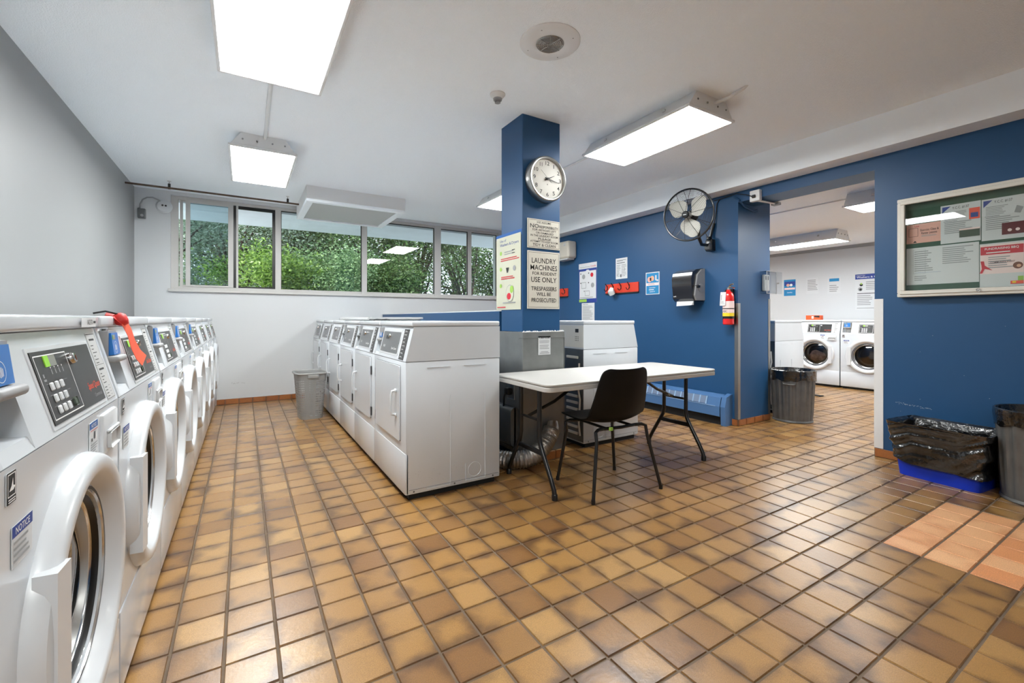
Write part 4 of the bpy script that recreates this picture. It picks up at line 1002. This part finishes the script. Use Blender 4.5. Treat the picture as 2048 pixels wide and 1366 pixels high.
# hand dryer
t = thing('hand_dryer', 'beige hand dryer high on the blue wall beside the column', 'hand dryer', (XR, 5.04, 1.94))
MB().rbox(-.17, 0, 0, .34, .02, .275, BEIGE, .035, 4).obj('casing', t, True); MB().rbox(-.15, -.02, .04, .30, .0, .03, LGREY, .01, 2).obj('nozzle', t, True)
MB().rbox(-.172, -.168, .06, .11, .20, .24, LGREY, .003, 1).obj('badge', t)
# wall fan
t = thing('wall_fan', 'black caged wall fan with three pale grey blades on the blue wall', 'fan', (3.75, 2.81, 2.096))
Nf = Vector((-.977, -.215, -.10)).normalized(); Zf = (Vector((0, 0, 1))-Nf*Nf.z).normalized(); Yf = Zf.cross(Nf).normalized()
MF = Matrix((Nf, Yf, Zf)).transposed().to_4x4()   # local x = forward, y, z
def fan_part(mb, nm, smooth=True):
    o = mb.obj(nm, t, smooth); o.matrix_local = MF; return o
RF = .25
b = MB(); b.tube([(0, RF*math.cos(a*math.pi/32), RF*math.sin(a*math.pi/32)) for a in range(64)], .0085, BLACKM, 8, closed=True); fan_part(b, 'rim')
for nm, sx in (('front_guard', 1), ('rear_guard', -1)):
    b = MB()
    for r_ in [.05+.0125*k for k in range(16)]:
        x_ = sx*.062*(1-(r_/RF)**2.2); b.tube([(x_, r_*math.cos(a*math.pi/20), r_*math.sin(a*math.pi/20)) for a in range(40)], .0010, BLACKM, 4, closed=True)
    for k in range(10 if sx > 0 else 8):
        a = k*2*math.pi/(10 if sx > 0 else 8)+.15; b.tube([(sx*.062*(1-(r_/RF)**2.2)+sx*.002, r_*math.cos(a), r_*math.sin(a)) for r_ in (.03, .08, .13, .18, .22, .25)], .0020, BLACKM, 5)
    fan_part(b, nm)
b = MB(); b.lathe([(.036, .052), (.036, .066), (.030, .074), (0, .076)], BLACKM, 24, A='x'); b.box(.076, .078, -.016, .016, -.005, .002, LGREY); fan_part(b, 'badge_cap')
b = MB(); b.lathe([(.032, -.02), (.034, .015), (.022, .035), (0, .038)], GREY, 20, A='x'); fan_part(b, 'hub')
BLADE = mat('blade_grey', (186, 184, 176), .4)
for k, a0 in enumerate((R(128), R(22), R(262))):
    b = MB(); nr, na = 8, 10; vs = []; 
    for i in range(nr):
        r_ = .03+i*(.226-.03)/(nr-1); f_ = i/(nr-1)
        wid = (.45+.95*math.sin(math.pi*min(1, f_*.9+.10))**.8) if f_ > 0 else .6
        for j in range(na):
            s_ = j/(na-1)-.5; a = a0+s_*wid*1.15+.35*f_; rr = r_-(.035*f_*(2*abs(s_))**3)
            vs.append((-.018*s_*2-.01, rr*math.cos(a), rr*math.sin(a)))
    n0 = len(vs); vs += [(x-.002, y, z) for x, y, z in vs]
    fs = []
    for i in range(nr-1):
        for j in range(na-1):
            q = (i*na+j, i*na+j+1, (i+1)*na+j+1, (i+1)*na+j); fs += [q, tuple(n0+x for x in q[::-1])]
    b.add(vs, fs, BLADE); fan_part(b, 'blade')
b = MB(); b.lathe([(.0, -.15), (.035, -.15), (.05, -.13), (.052, -.07), (.04, -.045), (0, -.045)], BLACKM, 20, A='x'); fan_part(b, 'motor')
b = MB(); b.tube([(.09, .0, -.02), (.13, -.02, -.12), (.16, -.01, -.22), (.24, .02, -.268), (.36, .035, -.262), (.40, .038, -.25)], .016, BLACKM, 10); b.obj('support_arm', t, True)
b = MB(); b.rbox(.385, .445, -.0, .08, -.32, -.20, BLACKM, .008, 2); b.rbox(.35, .40, .005, .07, -.31, -.25, PANELG, .01, 2); b.rbox(.37, .42, .02, .06, -.21, -.17, BLACKM, .01, 2); b.obj('wall_bracket', t, True)
b = MB(); b.tube([(.42, .045, -.17), (.425, .03, -.10), (.43, .01, -.03)], .014, BLACKM, 8); b.tube([(.43, .01, -.03), (.437, -.01, .08), (.438, -.02, .17), (.438, -.05, .205)], .005, BLACKM, 6)
b.tube([(.41, .06, -.19), (.40, .09, -.12), (.41, .075, -.08), (.42, .035, -.09)], .004, BLACKM, 6); b.obj('power_cord', t, True)
# outlet box and conduit by the opening
t = thing('outlet_box', 'white outlet box with plug and conduit on the blue lintel', 'outlet box', (XR, 2.375, 2.245))
MB().rbox(-.045, 0, -.045, .05, -.055, .05, PAINTW, .006, 2).obj('box', t)
MB().rbox(-.06, -.045, -.012, .022, -.025, .005, BLACK, .005, 1).obj('plug', t)
MB().tube([(-.052, .015, -.012), (-.05, .07, .02), (-.03, .19, .065), (-.015, .36, .055), (-.01, .45, .055)], .0045, BLACK, 6).obj('cord', t, True)
MB().tube([(-.01, .0, -.045), (.16, .0, -.035), (.33, 0, -.032)], .010, PAINTW, 8).rbox(.30, .36, -.035, .035, -.045, -.018, GREY, .004, 1).obj('conduit_run', t)
conduit('blue-painted conduit along the top of the pier face', [(XR-.012, 2.60, 2.285), (XR-.014, 2.548, 2.245), (4.28, 2.552, 2.19), (4.45, 2.552, 2.165), (4.50, 2.55, 2.185)], .010, BLUE, 'conduit', 'blue conduits')
# thermostat guard with open lid
t = thing('thermostat', 'thermostat under a clear plastic cover on the dark pier face', 'thermostat', (4.66, YO1, 1.445))
MB().rbox(-.045, .055, -.03, -.001, -.085, .085, OFFW, .006, 1).obj('thermostat_body', t)
MB().box(-.028, -.006, -.031, -.030, .03, .07, PANELG).box(.012, .034, -.031, -.030, .03, .07, PANELG).obj('dial_window', t)
b = MB(); x0, x1, z0, z1, y0 = -.085, .095, -.115, .115, -.075
b.box(x0, x1, y0, y0+.003, z0, z1, CLEARP); b.box(x0, x0+.003, y0, -.001, z0, z1, CLEARP); b.box(x1-.003, x1, y0, -.001, z0, z1, CLEARP); b.box(x0, x1, y0, -.001, z0, z0+.003, CLEARP); b.box(x0, x1, y0, -.001, z1-.003, z1, CLEARP)
b.tube([(x0, y0, z0), (x1, y0, z0), (x1, y0, z1), (x0, y0, z1)], .004, LGREY, 5, closed=True)
b.obj('clear_cover', t)
MB().box(.10, .20, -.078, -.075, -.115, .115, CLEARP).lathe([(.008, .0), (.008, .02), (0, .02)], STEEL, 10, (.105, -.075, -.005), '-y').obj('open_flap', t)
# convector heater
t = thing('baseboard_heater', 'blue-painted convector heater low along the blue wall under the table', 'heater', (XR, 2.63, 0)); L_ = 2.9
b = MB(); b.prism([(-.118, .085), (-.125, .09), (-.125, .185), (-.100, .275), (-.035, .300), (-.012, .300), (-.012, .288), (-.036, .288), (-.094, .266), (-.117, .184), (-.117, .085)], .055, L_, HEATB); b.obj('front_cover', t)
MB().prism([(0, .0), (-.118, .0), (-.128, .19), (-.100, .285), (-.02, .310), (0, .31)], -.005, .045, HEATB).obj('end_cap', t)
MB().box(-.09, 0, .05, L_, .0, .085, DARK).box(-.10, 0, .05, L_, .085, .24, PANELB).obj('fin_element', t)
g = MB(); A = Vector((-.1262, 0, .190)); B = Vector((-.1012, 0, .275)); 
g.add([A+Vector((-.001, .20, .01)), A+Vector((-.001, 2.8, .01)), B+Vector((-.001, 2.8, -.005)), B+Vector((-.001, .20, -.005))], [(0, 1, 2, 3)], HEATG); g.obj('grille', t)
for k in range(34):
    y = .20+k*.078; g = MB(); g.add([A+Vector((-.003, y, .006)), A+Vector((-.003, y+.014, .006)), B+Vector((-.003, y+.014, -.002)), B+Vector((-.003, y, -.002))]+[A+Vector((0, y, .006)), A+Vector((0, y+.014, .006)), B+Vector((0, y+.014, -.002)), B+Vector((0, y, -.002))], [(0, 1, 2, 3), (0, 4, 5, 1), (2, 6, 7, 3), (1, 5, 6, 2), (3, 7, 4, 0)], HEATL); g.obj('grille_bar', t)
MB().box(-.128, -.115, .10, 2.8, .186, .191, HEATL).obj('lower_lip', t)

# ---------------------------------------------------------------- notice board
t = thing('notice_case', 'glazed white notice cabinet with papers on the dark blue wall', 'notice board', (XR, 1.30, 1.228))
Lb, Hb, dp = 1.42, .720, .065
MB().box(-.02, 0, -Lb+.01, -.01, .01, Hb-.01, FELT).obj('felt_backing', t)
b = MB(); e = .028
for a in ((-dp, 0, -Lb, 0, 0, e), (-dp, 0, -Lb, 0, Hb-e, Hb), (-dp, 0, -e, 0, e, Hb-e), (-dp, 0, -Lb, -Lb+e, e, Hb-e)): b.rbox(*a, OFFW, .004, 1)
b.obj('case', t)
b = MB(); e0, e1 = .018, .046
for a in ((-Lb+e0, -e0, e0, e1), (-Lb+e0, -e0, Hb-e1, Hb-e0), (-e1, -e0, e1, Hb-e1), (-Lb+e0, -Lb+e1, e1, Hb-e1)): b.rbox(-dp-.008, -dp+.012, a[0], a[1], a[2], a[3], OFFW, .004, 1)
fo = b.obj('door_frame', t)
MB().box(-dp+.002, -dp+.006, -Lb+e1, -e1, e1, Hb-e1, GLASSC).obj('glass', fo)
MB().lathe([(.011, 0), (.011, .006), (.006, .007), (0, .005)], CHROME, 16, (-dp-.0145, -.425, .031), 'x').xf(Matrix.Identity(4)).obj('lock', fo, True)
XN = XR-.0215
NG = 'papers pinned inside the notice cabinet'
def pap(nm, label, y0, z0, w, h, els, m=PAPER): return sheet(nm, label, 'paper', (XN, y0, z0), Ul, Vc, w, h, els, m, .001, NG)
pap('notice_paper', 'pink flyer at the left end of the notice cabinet', 1.258, 1.618, .186, .138, [('o', K, .07, .35, .35, .80, .01), ('t', REDP, 'Live', .25, .84, .38, .95), ('t', K, 'Exercise Class &', .42, .60, .95, .72), ('t', K, 'Karate Lessons', .45, .44, .9, .56), ('l', PRINTG, .45, .3, .95, .4, 2), ('p', K, [(.2, .03), (.32, .03), (.26, .13)])], PINKP)
def letter(nm, label, y0, z0, w, h, pics):
    els = [('p', BLUEN, [(.04, .96), (.26, .96), (.04, .80)]), ('t', K, 'Y.C.C. #137', .30, .87, .72, .94), ('l', PRINTG, .1, .60, .66, .82, 6), ('l', PRINTG, .1, .24, .9, .56, 7), ('l', K, .08, .565, .45, .585, 1)]
    return pap(nm, label, y0, z0, w, h, els+pics)
letter('notice_paper', 'letter with a blue corner and an orange picture in the notice cabinet', 1.072, 1.592, .197, .265, [('r', ORANGE, .72, .56, .98, .84), ('r', BLUEN, .76, .60, .94, .72), ('r', DKGRN, .48, .12, .98, .34), ('r', PALEP, .48, .30, .98, .34)])
letter('notice_paper', 'letter with a blue corner and a maroon bicycle picture in the notice cabinet', .871, 1.583, .19, .272, [('p', PRINTG, [(.76, .60), (.9, .57), (.97, .70), (.82, .76)]), ('r', MAROON, .48, .10, .99, .38), ('d', PALEP, .66, .2, .05), ('d', PALEP, .84, .2, .05)])
pap('notice_paper', 'wide white pair of printed sheets low in the notice cabinet', 1.258, 1.316, .375, .268, [('l', PRINTG, .12, .35, .40, .92, 10), ('o', PRINTG, .1, .3, .28, .95, .003), ('l', PRINTG, .52, .5, .95, .95, 9), ('r', BLUEP, .12, .32, .5, .325), ('l', PRINTG, .12, .1, .3, .25, 3)])
pap('poster', 'pink and white ribbon poster with a red heading in the notice cabinet', .880, 1.278, .197, .285, [('r', PALEP, .02, .30, .98, .97), ('r', REDP, .02, .74, .98, .93), ('t', PRINTW, 'FUNDRAISING BBQ', .12, .84, .88, .90), ('l', PRINTW, .15, .76, .85, .81, 1), ('l', PRINTG, .2, .42, .8, .70, 6), ('t', MAROON, 'COMMUNITY EVENT', .25, .54, .8, .575),
      ('p', REDP, [(.02, .60), (.10, .60), (.12, .50), (.30, .38), (.12, .42), (.06, .32), (.0, .32), (.05, .42), (.04, .50)]), ('d', BROWNP, .86, .46, .11), ('d', SKINP, .88, .45, .05), ('r', ORANGE, .70, .05, .98, .12), ('r', GREENP, .86, .12, .98, .22), ('r', YELP, .74, .07, .82, .11)])
pap('notice_paper', 'white sheet near the right end of the notice cabinet', .66, 1.44, .21, .30, [('l', PRINTG, .1, .1, .9, .9, 14)])

# ---------------------------------------------------------------- far room papers and box
def far(nm, lb, y0, z0, w, h, els, m=PAPER): return sheet(nm, lb, 'poster' if nm == 'poster' else 'notice', (XE-.0005, y0, z0), Ul, Vc, w, h, els, m, .0015)
far('poster', 'small bright blue flyer on the far room wall', 4.395, 1.495, .205, .30, [('r', CYANP, 0, 0, 1, 1), ('r', BLUEN, .05, .62, .95, .88), ('d', PINKP, .35, .66, .14), ('d', PRINTW, .62, .66, .12), ('r', PALEP, .05, .38, .95, .5), ('t', PRINTW, 'Laundry', .28, .15, .72, .25)])
far('notice_paper', 'faint white text sheet on the far room wall', 4.01, 1.515, .19, .285, [('l', PRINTG, .1, .2, .95, .9, 7)])
far('notice_paper', 'white sheet with a blue heading bar on the far room wall', 3.675, 1.50, .20, .285, [('r', CYANP, .14, .74, .88, .92), ('l', PRINTG, .15, .1, .88, .55, 4)])
far('poster', 'large white poster with a navy heading on the far room wall', 3.268, 1.215, .46, .585, [('r', BLUEN, 0, .86, 1, 1), ('t', PRINTW, 'Support for', .04, .945, .3, .975), ('t', PRINTW, 'Washers & Dryers', .04, .88, .85, .935), ('d', K, .18, .70, .05), ('d', GREENP, .18, .73, .03), ('d', PRINTG, .15, .58, .07), ('d', K, .16, .57, .04), ('l', PRINTG, .32, .55, .95, .80, 5), ('l', K, .06, .44, .95, .48, 1), ('l', PRINTG, .06, .12, .55, .42, 6), ('d', PRINTG, .62, .28, .06), ('d', PAPER, .62, .28, .04), ('d', K, .62, .28, .02), ('l', PRINTG, .05, .03, .9, .07, 1)])
t = thing('detergent_box', 'small orange carton on top of the far room washer', 'box', (8.16, 3.66, 1.052))
MB().rbox(-.05, .05, -.11, .11, 0, .075, ORBOX, .003, 1).obj('carton', t)
MB().quad([(-.0505, y, z) for y, z in ((-.01, .02), (.02, .02), (.02, .06), (-.01, .06))][::-1], PRINTW).quad([(-.0505, y, z) for y, z in ((-.10, .035), (-.02, .045), (-.02, .07), (-.10, .07))][::-1], PRINTK).obj('print', t)
tag(MB().rbox(6.75, 6.84, 2.95, 3.10, 0.0005, .012, DARK, .003, 1).obj('floor_debris'), 'thin dark scrap lying on the far room floor', 'debris')

# ---------------------------------------------------------------- laundry basket
t = thing('laundry_basket', 'tall grey perforated laundry basket by the dryers', 'basket', (.615, 5.26, 0), R(3))
def ring_at(f, grow=0.0, n=40):
    w = .112+.038*f+grow; d = .15+.04*f+grow; out = []
    for k in range(n):
        a = 2*math.pi*k/n; c, s_ = math.cos(a), math.sin(a); e_ = .42
        out.append((w*math.copysign(abs(c)**e_, c), d*math.copysign(abs(s_)**e_, s_)))
    return out
HB_ = .50; b = MB(); n = 40
def band(z0, z1, th=.003, mb=b, m=BASKET):
    a0, a1 = ring_at(z0/HB_, 0, n), ring_at(z1/HB_, 0, n); i0, i1 = ring_at(z0/HB_, -th, n), ring_at(z1/HB_, -th, n)
    vs = [(x, y, z0) for x, y in a0]+[(x, y, z1) for x, y in a1]+[(x, y, z0) for x, y in i0]+[(x, y, z1) for x, y in i1]; fs = []
    for k in range(n):
        k2 = (k+1) % n; fs += [(k, k2, n+k2, n+k), (2*n+k, 3*n+k, 3*n+k2, 2*n+k2), (n+k, n+k2, 3*n+k2, 3*n+k), (k, 2*n+k, 2*n+k2, k2)]
    mb.add(vs, fs, m)
band(0, .035); band(.415, .47)
nb = 15
for k in range(nb): z = .043+k*.0252; band(z, z+.0135)
for k in range(n):
    a, c = ring_at(.03/HB_, -.001, n)[k], ring_at(.42/HB_, -.001, n)[k]
    if k % 1 == 0:
        a2, c2 = ring_at(.03/HB_, -.001, n)[(k+1) % n], ring_at(.42/HB_, -.001, n)[(k+1) % n]; f_ = .5
        b.add([(a[0], a[1], .03), (a[0]+(a2[0]-a[0])*f_, a[1]+(a2[1]-a[1])*f_, .03), (c[0]+(c2[0]-c[0])*f_, c[1]+(c2[1]-c[1])*f_, .42), (c[0], c[1], .42)], [(0, 1, 2, 3)], BASKET)
b.add([(x, y, .004) for x, y in ring_at(0, -.004, n)], [tuple(range(n))], BASKET)
b.obj('basket_wall', t)
b = MB(); rr_ = ring_at(1, .006, n); b.tube([(x, y, .487) for x, y in rr_], .010, BASKET, 6, closed=True); band(.462, .49, .004, b, BASKET); b.obj('rim', t, True)
MB().rbox(-.055, .055, -.208, -.190, .440, .478, BASKET, .006, 2).obj('handle', t, True); MB().rbox(-.055, .055, .190, .208, .440, .478, BASKET, .006, 2).obj('handle', t, True)

# ---------------------------------------------------------------- folding table
TX0, TX1, TY0, TY1, TZ = 1.475, 3.055, 2.03, 2.665, .690
t = thing('folding_table', 'white plastic folding table with black legs in the middle of the room', 'table', ((TX0+TX1)/2, (TY0+TY1)/2, 0))
hx, hy = (TX1-TX0)/2, (TY1-TY0)/2
b = MB()
for (i_, z0, z1) in ((0, TZ-.045, TZ-.018), (.004, TZ-.018, TZ-.012), (.0, TZ-.012, TZ)):
    b.rbox(-hx+i_, hx-i_, -hy+i_, hy-i_, z0, z1, TABLE, .05, 5, 2)
o = b.obj('table_top', t, True); md = o.modifiers.new('b', 'BEVEL'); md.width = .003; md.segments = 2; md.limit_method = 'ANGLE'; md.angle_limit = R(60)
for sx in (-1, 1):
    lx = sx*.70; yc = .0
    for sy in (-1, 1):
        b = MB(); b.tube([(lx, sy*.105, TZ-.045), (lx, sy*.105, .33), (lx, sy*.115, .29), (lx, sy*.135, .255), (lx, sy*.225, .11), (lx, sy*.255, .055), (lx, sy*.262, .025), (lx, sy*.262, .004)], .0145, BLACKM, 12); lg = b.obj('leg', t, True)
        MB().lathe([(.0, 0), (.018, 0), (.018, .032), (.015, .036)], BLACK, 14, (lx, sy*.262, 0)).obj('foot_cap', lg, True)
    MB().rbox(lx-.006, lx+.006, -.14, .14, .225, .258, BLACKM, .004, 1).obj('lower_brace', t)
    MB().tube([(lx, -.105, .44), (lx, .105, .44)], .009, BLACKM, 8).obj('cross_bar', t, True)
    MB().tube([(lx, .02, .445), (lx-sx*.20, .01, .52), (lx-sx*.42, .0, TZ-.048)], .011, BLACKM, 8).obj('folding_strut', t, True)
    MB().tube([(lx-sx*.07, .012-.02, .46), (lx-sx*.07, .034, .475), (lx-sx*.085, .034, .49), (lx-sx*.085, -.012, .48)], .003, STEEL, 6, closed=True).obj('lock_ring', t, True)

# ---------------------------------------------------------------- chair
t = thing('shell_chair', 'black plastic shell chair with thin metal legs tucked at the table', 'chair', (1.995, 2.115, 0), R(-4))
# centreline: from front of seat back and up the backrest (y, z, half-width, side curl)
cl = [(.245, .425, .165, .0), (.235, .437, .185, .002), (.20, .440, .205, .006), (.12, .430, .218, .016), (.02, .420, .222, .024), (-.07, .420, .222, .032), (-.125, .435, .222, .042), (-.155, .470, .220, .048), (-.175, .53, .212, .046), (-.190, .60, .202, .040), (-.203, .68, .190, .034), (-.212, .735, .178, .030), (-.217, .757, .160, .028), (-.219, .766, .130, .024)]
V_ = []; nc = 13
for i, (y, z, w, cu) in enumerate(cl):
    a = cl[max(i-1, 0)]; c = cl[min(i+1, len(cl)-1)]; d = Vector((0, c[0]-a[0], c[1]-a[1])).normalized(); nn = Vector((0, -d.z, d.y))
    if nn.z < 0 and i < 5: nn = -nn
    nn = Vector((0, d.z, -d.y)) if False else nn
    inw = Vector((0, abs(d.z), abs(d.y))) if i > 4 else Vector((0, 0, 1))
    for k in range(nc):
        s_ = -1+2*k/(nc-1); p = Vector((s_*w, y, z))+inw*cu*abs(s_)**2.2; V_.append(p)
b = MB(); n0 = len(V_); F_ = []
for i in range(len(cl)-1):
    for k in range(nc-1): F_.append((i*nc+k, i*nc+k+1, (i+1)*nc+k+1, (i+1)*nc+k))
b.add(V_, F_, CHAIRB); o = b.obj('shell', t, 'all')
md = o.modifiers.new('s', 'SUBSURF'); md.levels = 2; md.render_levels = 2
md = o.modifiers.new('t', 'SOLIDIFY'); md.thickness = .008; md.offset = 0
feet = {(-1, -1): (-.262, -.212), (1, -1): (.262, -.218), (1, 1): (.232, .185), (-1, 1): (-.232, .205)}
for (sx, sy), (fx, fy) in feet.items():
    b = MB(); tx, ty = sx*.165, (-.13 if sy < 0 else .14)
    b.tube([(tx*.75, ty, .400), (tx*1.05, ty+sy*.012, .402), (tx*1.2, ty+sy*.022, .392), (tx+(fx-tx)*.35, ty+(fy-ty)*.4, .335), (fx, fy, .012)], .0105, BLACKM, 10); lg = b.obj('leg', t, True)
    MB().lathe([(0, 0), (.012, 0), (.012, .025)], BLACK, 12, (fx, fy, 0)).obj('foot_cap', lg, True)
b = MB(); b.tube([(-.124, -.13, .40), (0, -.15, .402), (.124, -.13, .40)], .0105, BLACKM, 8); b.tube([(-.124, .14, .40), (.124, .14, .40)], .0105, BLACKM, 8); b.tube([(-.10, -.135, .40), (-.10, .14, .40)], .009, BLACKM, 8); b.tube([(.10, -.135, .40), (.10, .14, .40)], .009, BLACKM, 8); b.obj('under_frame', t, True)
MB().rbox(-.098, -.075, -.165, -.150, .392, .412, GREENP, .002, 1).obj('sticker', t)

# ---------------------------------------------------------------- bins
def metal_can(label, x, y, rz):
    t = thing('trash_can', label, 'trash can', (x, y, 0), rz, 'ribbed galvanised trash cans')
    H = .535; r0, r1 = .178, .200
    prof = [(0, .004), (r0-.01, .004), (r0+.004, .0), (r0+.006, .012), (r0, .026)]
    b = MB(); b.lathe([(0, .012), (r0-.004, .012), (r0+.004, .0), (r0+.008, .008), (r0+.002, .024)], CANM, 48); 
    ribs = lambda a, j: 1+.05*max(-.5, min(.5, math.sin(a*20)))
    b.lathe([(r0+(r1-r0)*f, .024+f*(H-.05)) for f in (0, .15, .3, .5, .7, .85, .97)], CANM, 176, rf=lambda a, j: ribs(a, j) if 0 < j < 6 else 1); b.lathe([(r1-.002, H-.04), (r1+.004, H-.012), (r1+.006, H), (r1, H)], CANM, 48)
    b.obj('can_body', t, True)
    for a in (math.pi, 0):
        c, s_ = math.cos(a), math.sin(a); M = Matrix.Rotation(a, 4, 'Z')
        MB().tube([(r1*.985, -.05, H-.13), (r1*.99+.022, -.045, H-.135), (r1*.99+.022, .045, H-.135), (r1*.985, .05, H-.13)], .0055, CANM, 7).rbox(r1*.97, r1*.97+.006, -.06, .06, H-.15, H-.11, CANM, .003, 1).xf(M).obj('handle', t, True)
    b = MB(); rb = random.Random(int(x*10)); seg = 120
    prof = [(r1-.06, H-.16), (r1-.02, H-.10), (r1-.006, H-.03), (r1+.004, H+.004), (r1+.012, H-.002), (r1+.012, H-.03), (r1+.010, H-.07), (r1+.008, H-.10)]
    ph = rb.uniform(0, 6)
    def wr(a, j): return 1+.020*noise.noise(Vector((math.cos(a)*9+ph, math.sin(a)*9, j*.5)))+(.018*noise.noise(Vector((math.cos(a)*3, math.sin(a)*3, ph))) if j > 5 else 0)
    k0 = len(b.v); b.lathe(prof, BAG, seg, rf=wr)
    vv = b.v
    for q in range(len(prof)-3, len(prof)):
        for s_ in range(seg):
            i = q*seg+s_; a = 2*math.pi*s_/seg; x_, y_, z_ = vv[i]; f_ = (q-(len(prof)-4))/3
            vv[i] = (x_, y_, z_+f_*.035*noise.noise(Vector((math.cos(a)*2.5+ph, math.sin(a)*2.5, 3))))
    b.obj('bin_liner', t, True)
    return t
metal_can('ribbed metal trash can with black liner standing in the doorway', 4.95, 2.43, .3)
metal_can('metal trash can with black liner cut off by the right edge', 3.965, .565, 1.0)
t = thing('recycling_bin', 'blue plastic bin wrapped in a shiny black liner against the blue wall', 'bin', (3.985, 1.0, 0), R(-6))
def taper(mb, z0, z1, w0, d0, w1_, d1, m, r_=.035, n=64, wr=None, jn=10, flip=False):
    """rounded tapering sleeve; w along x, d along y"""
    k = len(mb.v); i_ = mb.mi(m)
    for j in range(jn+1):
        f = j/jn; z = z0+(z1-z0)*f; w = w0+(w1_-w0)*f; d = d0+(d1-d0)*f
        for q in range(n):
            a = 2*math.pi*q/n; c, s_ = math.cos(a), math.sin(a); e_ = .22
            x = w*math.copysign(abs(c)**e_, c); y = d*math.copysign(abs(s_)**e_, s_); p = Vector((x, y, z))
            if wr: p = wr(p, f, a)
            mb.v.append(tuple(p))
    for j in range(jn):
        for q in range(n):
            q2 = (q+1) % n; mb.f.append((k+j*n+q, k+j*n+q2, k+(j+1)*n+q2, k+(j+1)*n+q)); mb.m.append(i_)
    return k
b = MB(); taper(b, 0, .34, .135, .205, .165, .24, BINB); b.quad([(x, y, .003) for x, y in ((-.12, -.19), (.12, -.19), (.12, .19), (-.12, .19))], BINB); b.obj('bin_body', t, True)
def wrk(p, f, a):
    n1 = noise.noise(Vector((p.x*9, p.y*9+p.z*16, p.z*9)))*.014; n2 = (1-abs(noise.noise(Vector((p.x*6, p.y*10+p.z*17, p.z*6))))*2.2)*.012
    nrm = Vector((p.x/.17, p.y/.25, 0)); nrm.normalize()
    lower = (1-f)
    dz = -.0+(-.035*math.cos(a*1.0+2.2)+.02*noise.noise(Vector((a*2, 0, 0))))*lower if f < .3 else 0
    return p+nrm*(n1+n2)+Vector((0, 0, dz))
b = MB(); taper(b, .115, .352, .158, .228, .181, .256, BAG, n=220, wr=wrk, jn=34); b.obj('bin_liner', t, True)
b = MB(); taper(b, .338, .362, .186, .262, .190, .266, BAG, n=160, jn=4, wr=lambda p, f, a: p+Vector((0, 0, .004*noise.noise(p*20)))); taper(b, .362, .350, .190, .266, .165, .240, BAG, n=160, jn=3, wr=lambda p, f, a: p+Vector((0, 0, .006*noise.noise(p*25))))
taper(b, .352, .12, .165, .240, .120, .19, BAG, n=200, jn=26, wr=lambda p, f, a: p-Vector((p.x, p.y, 0)).normalized()*(abs(noise.noise(Vector((p.x*9, p.y*12+p.z*10, p.z*9))))*.045*f**.5)); b.quad([(x, y, .12) for x, y in ((-.12, -.19), (.12, -.19), (.12, .19), (-.12, .19))], BAG); b.obj('liner_rim', t, True)
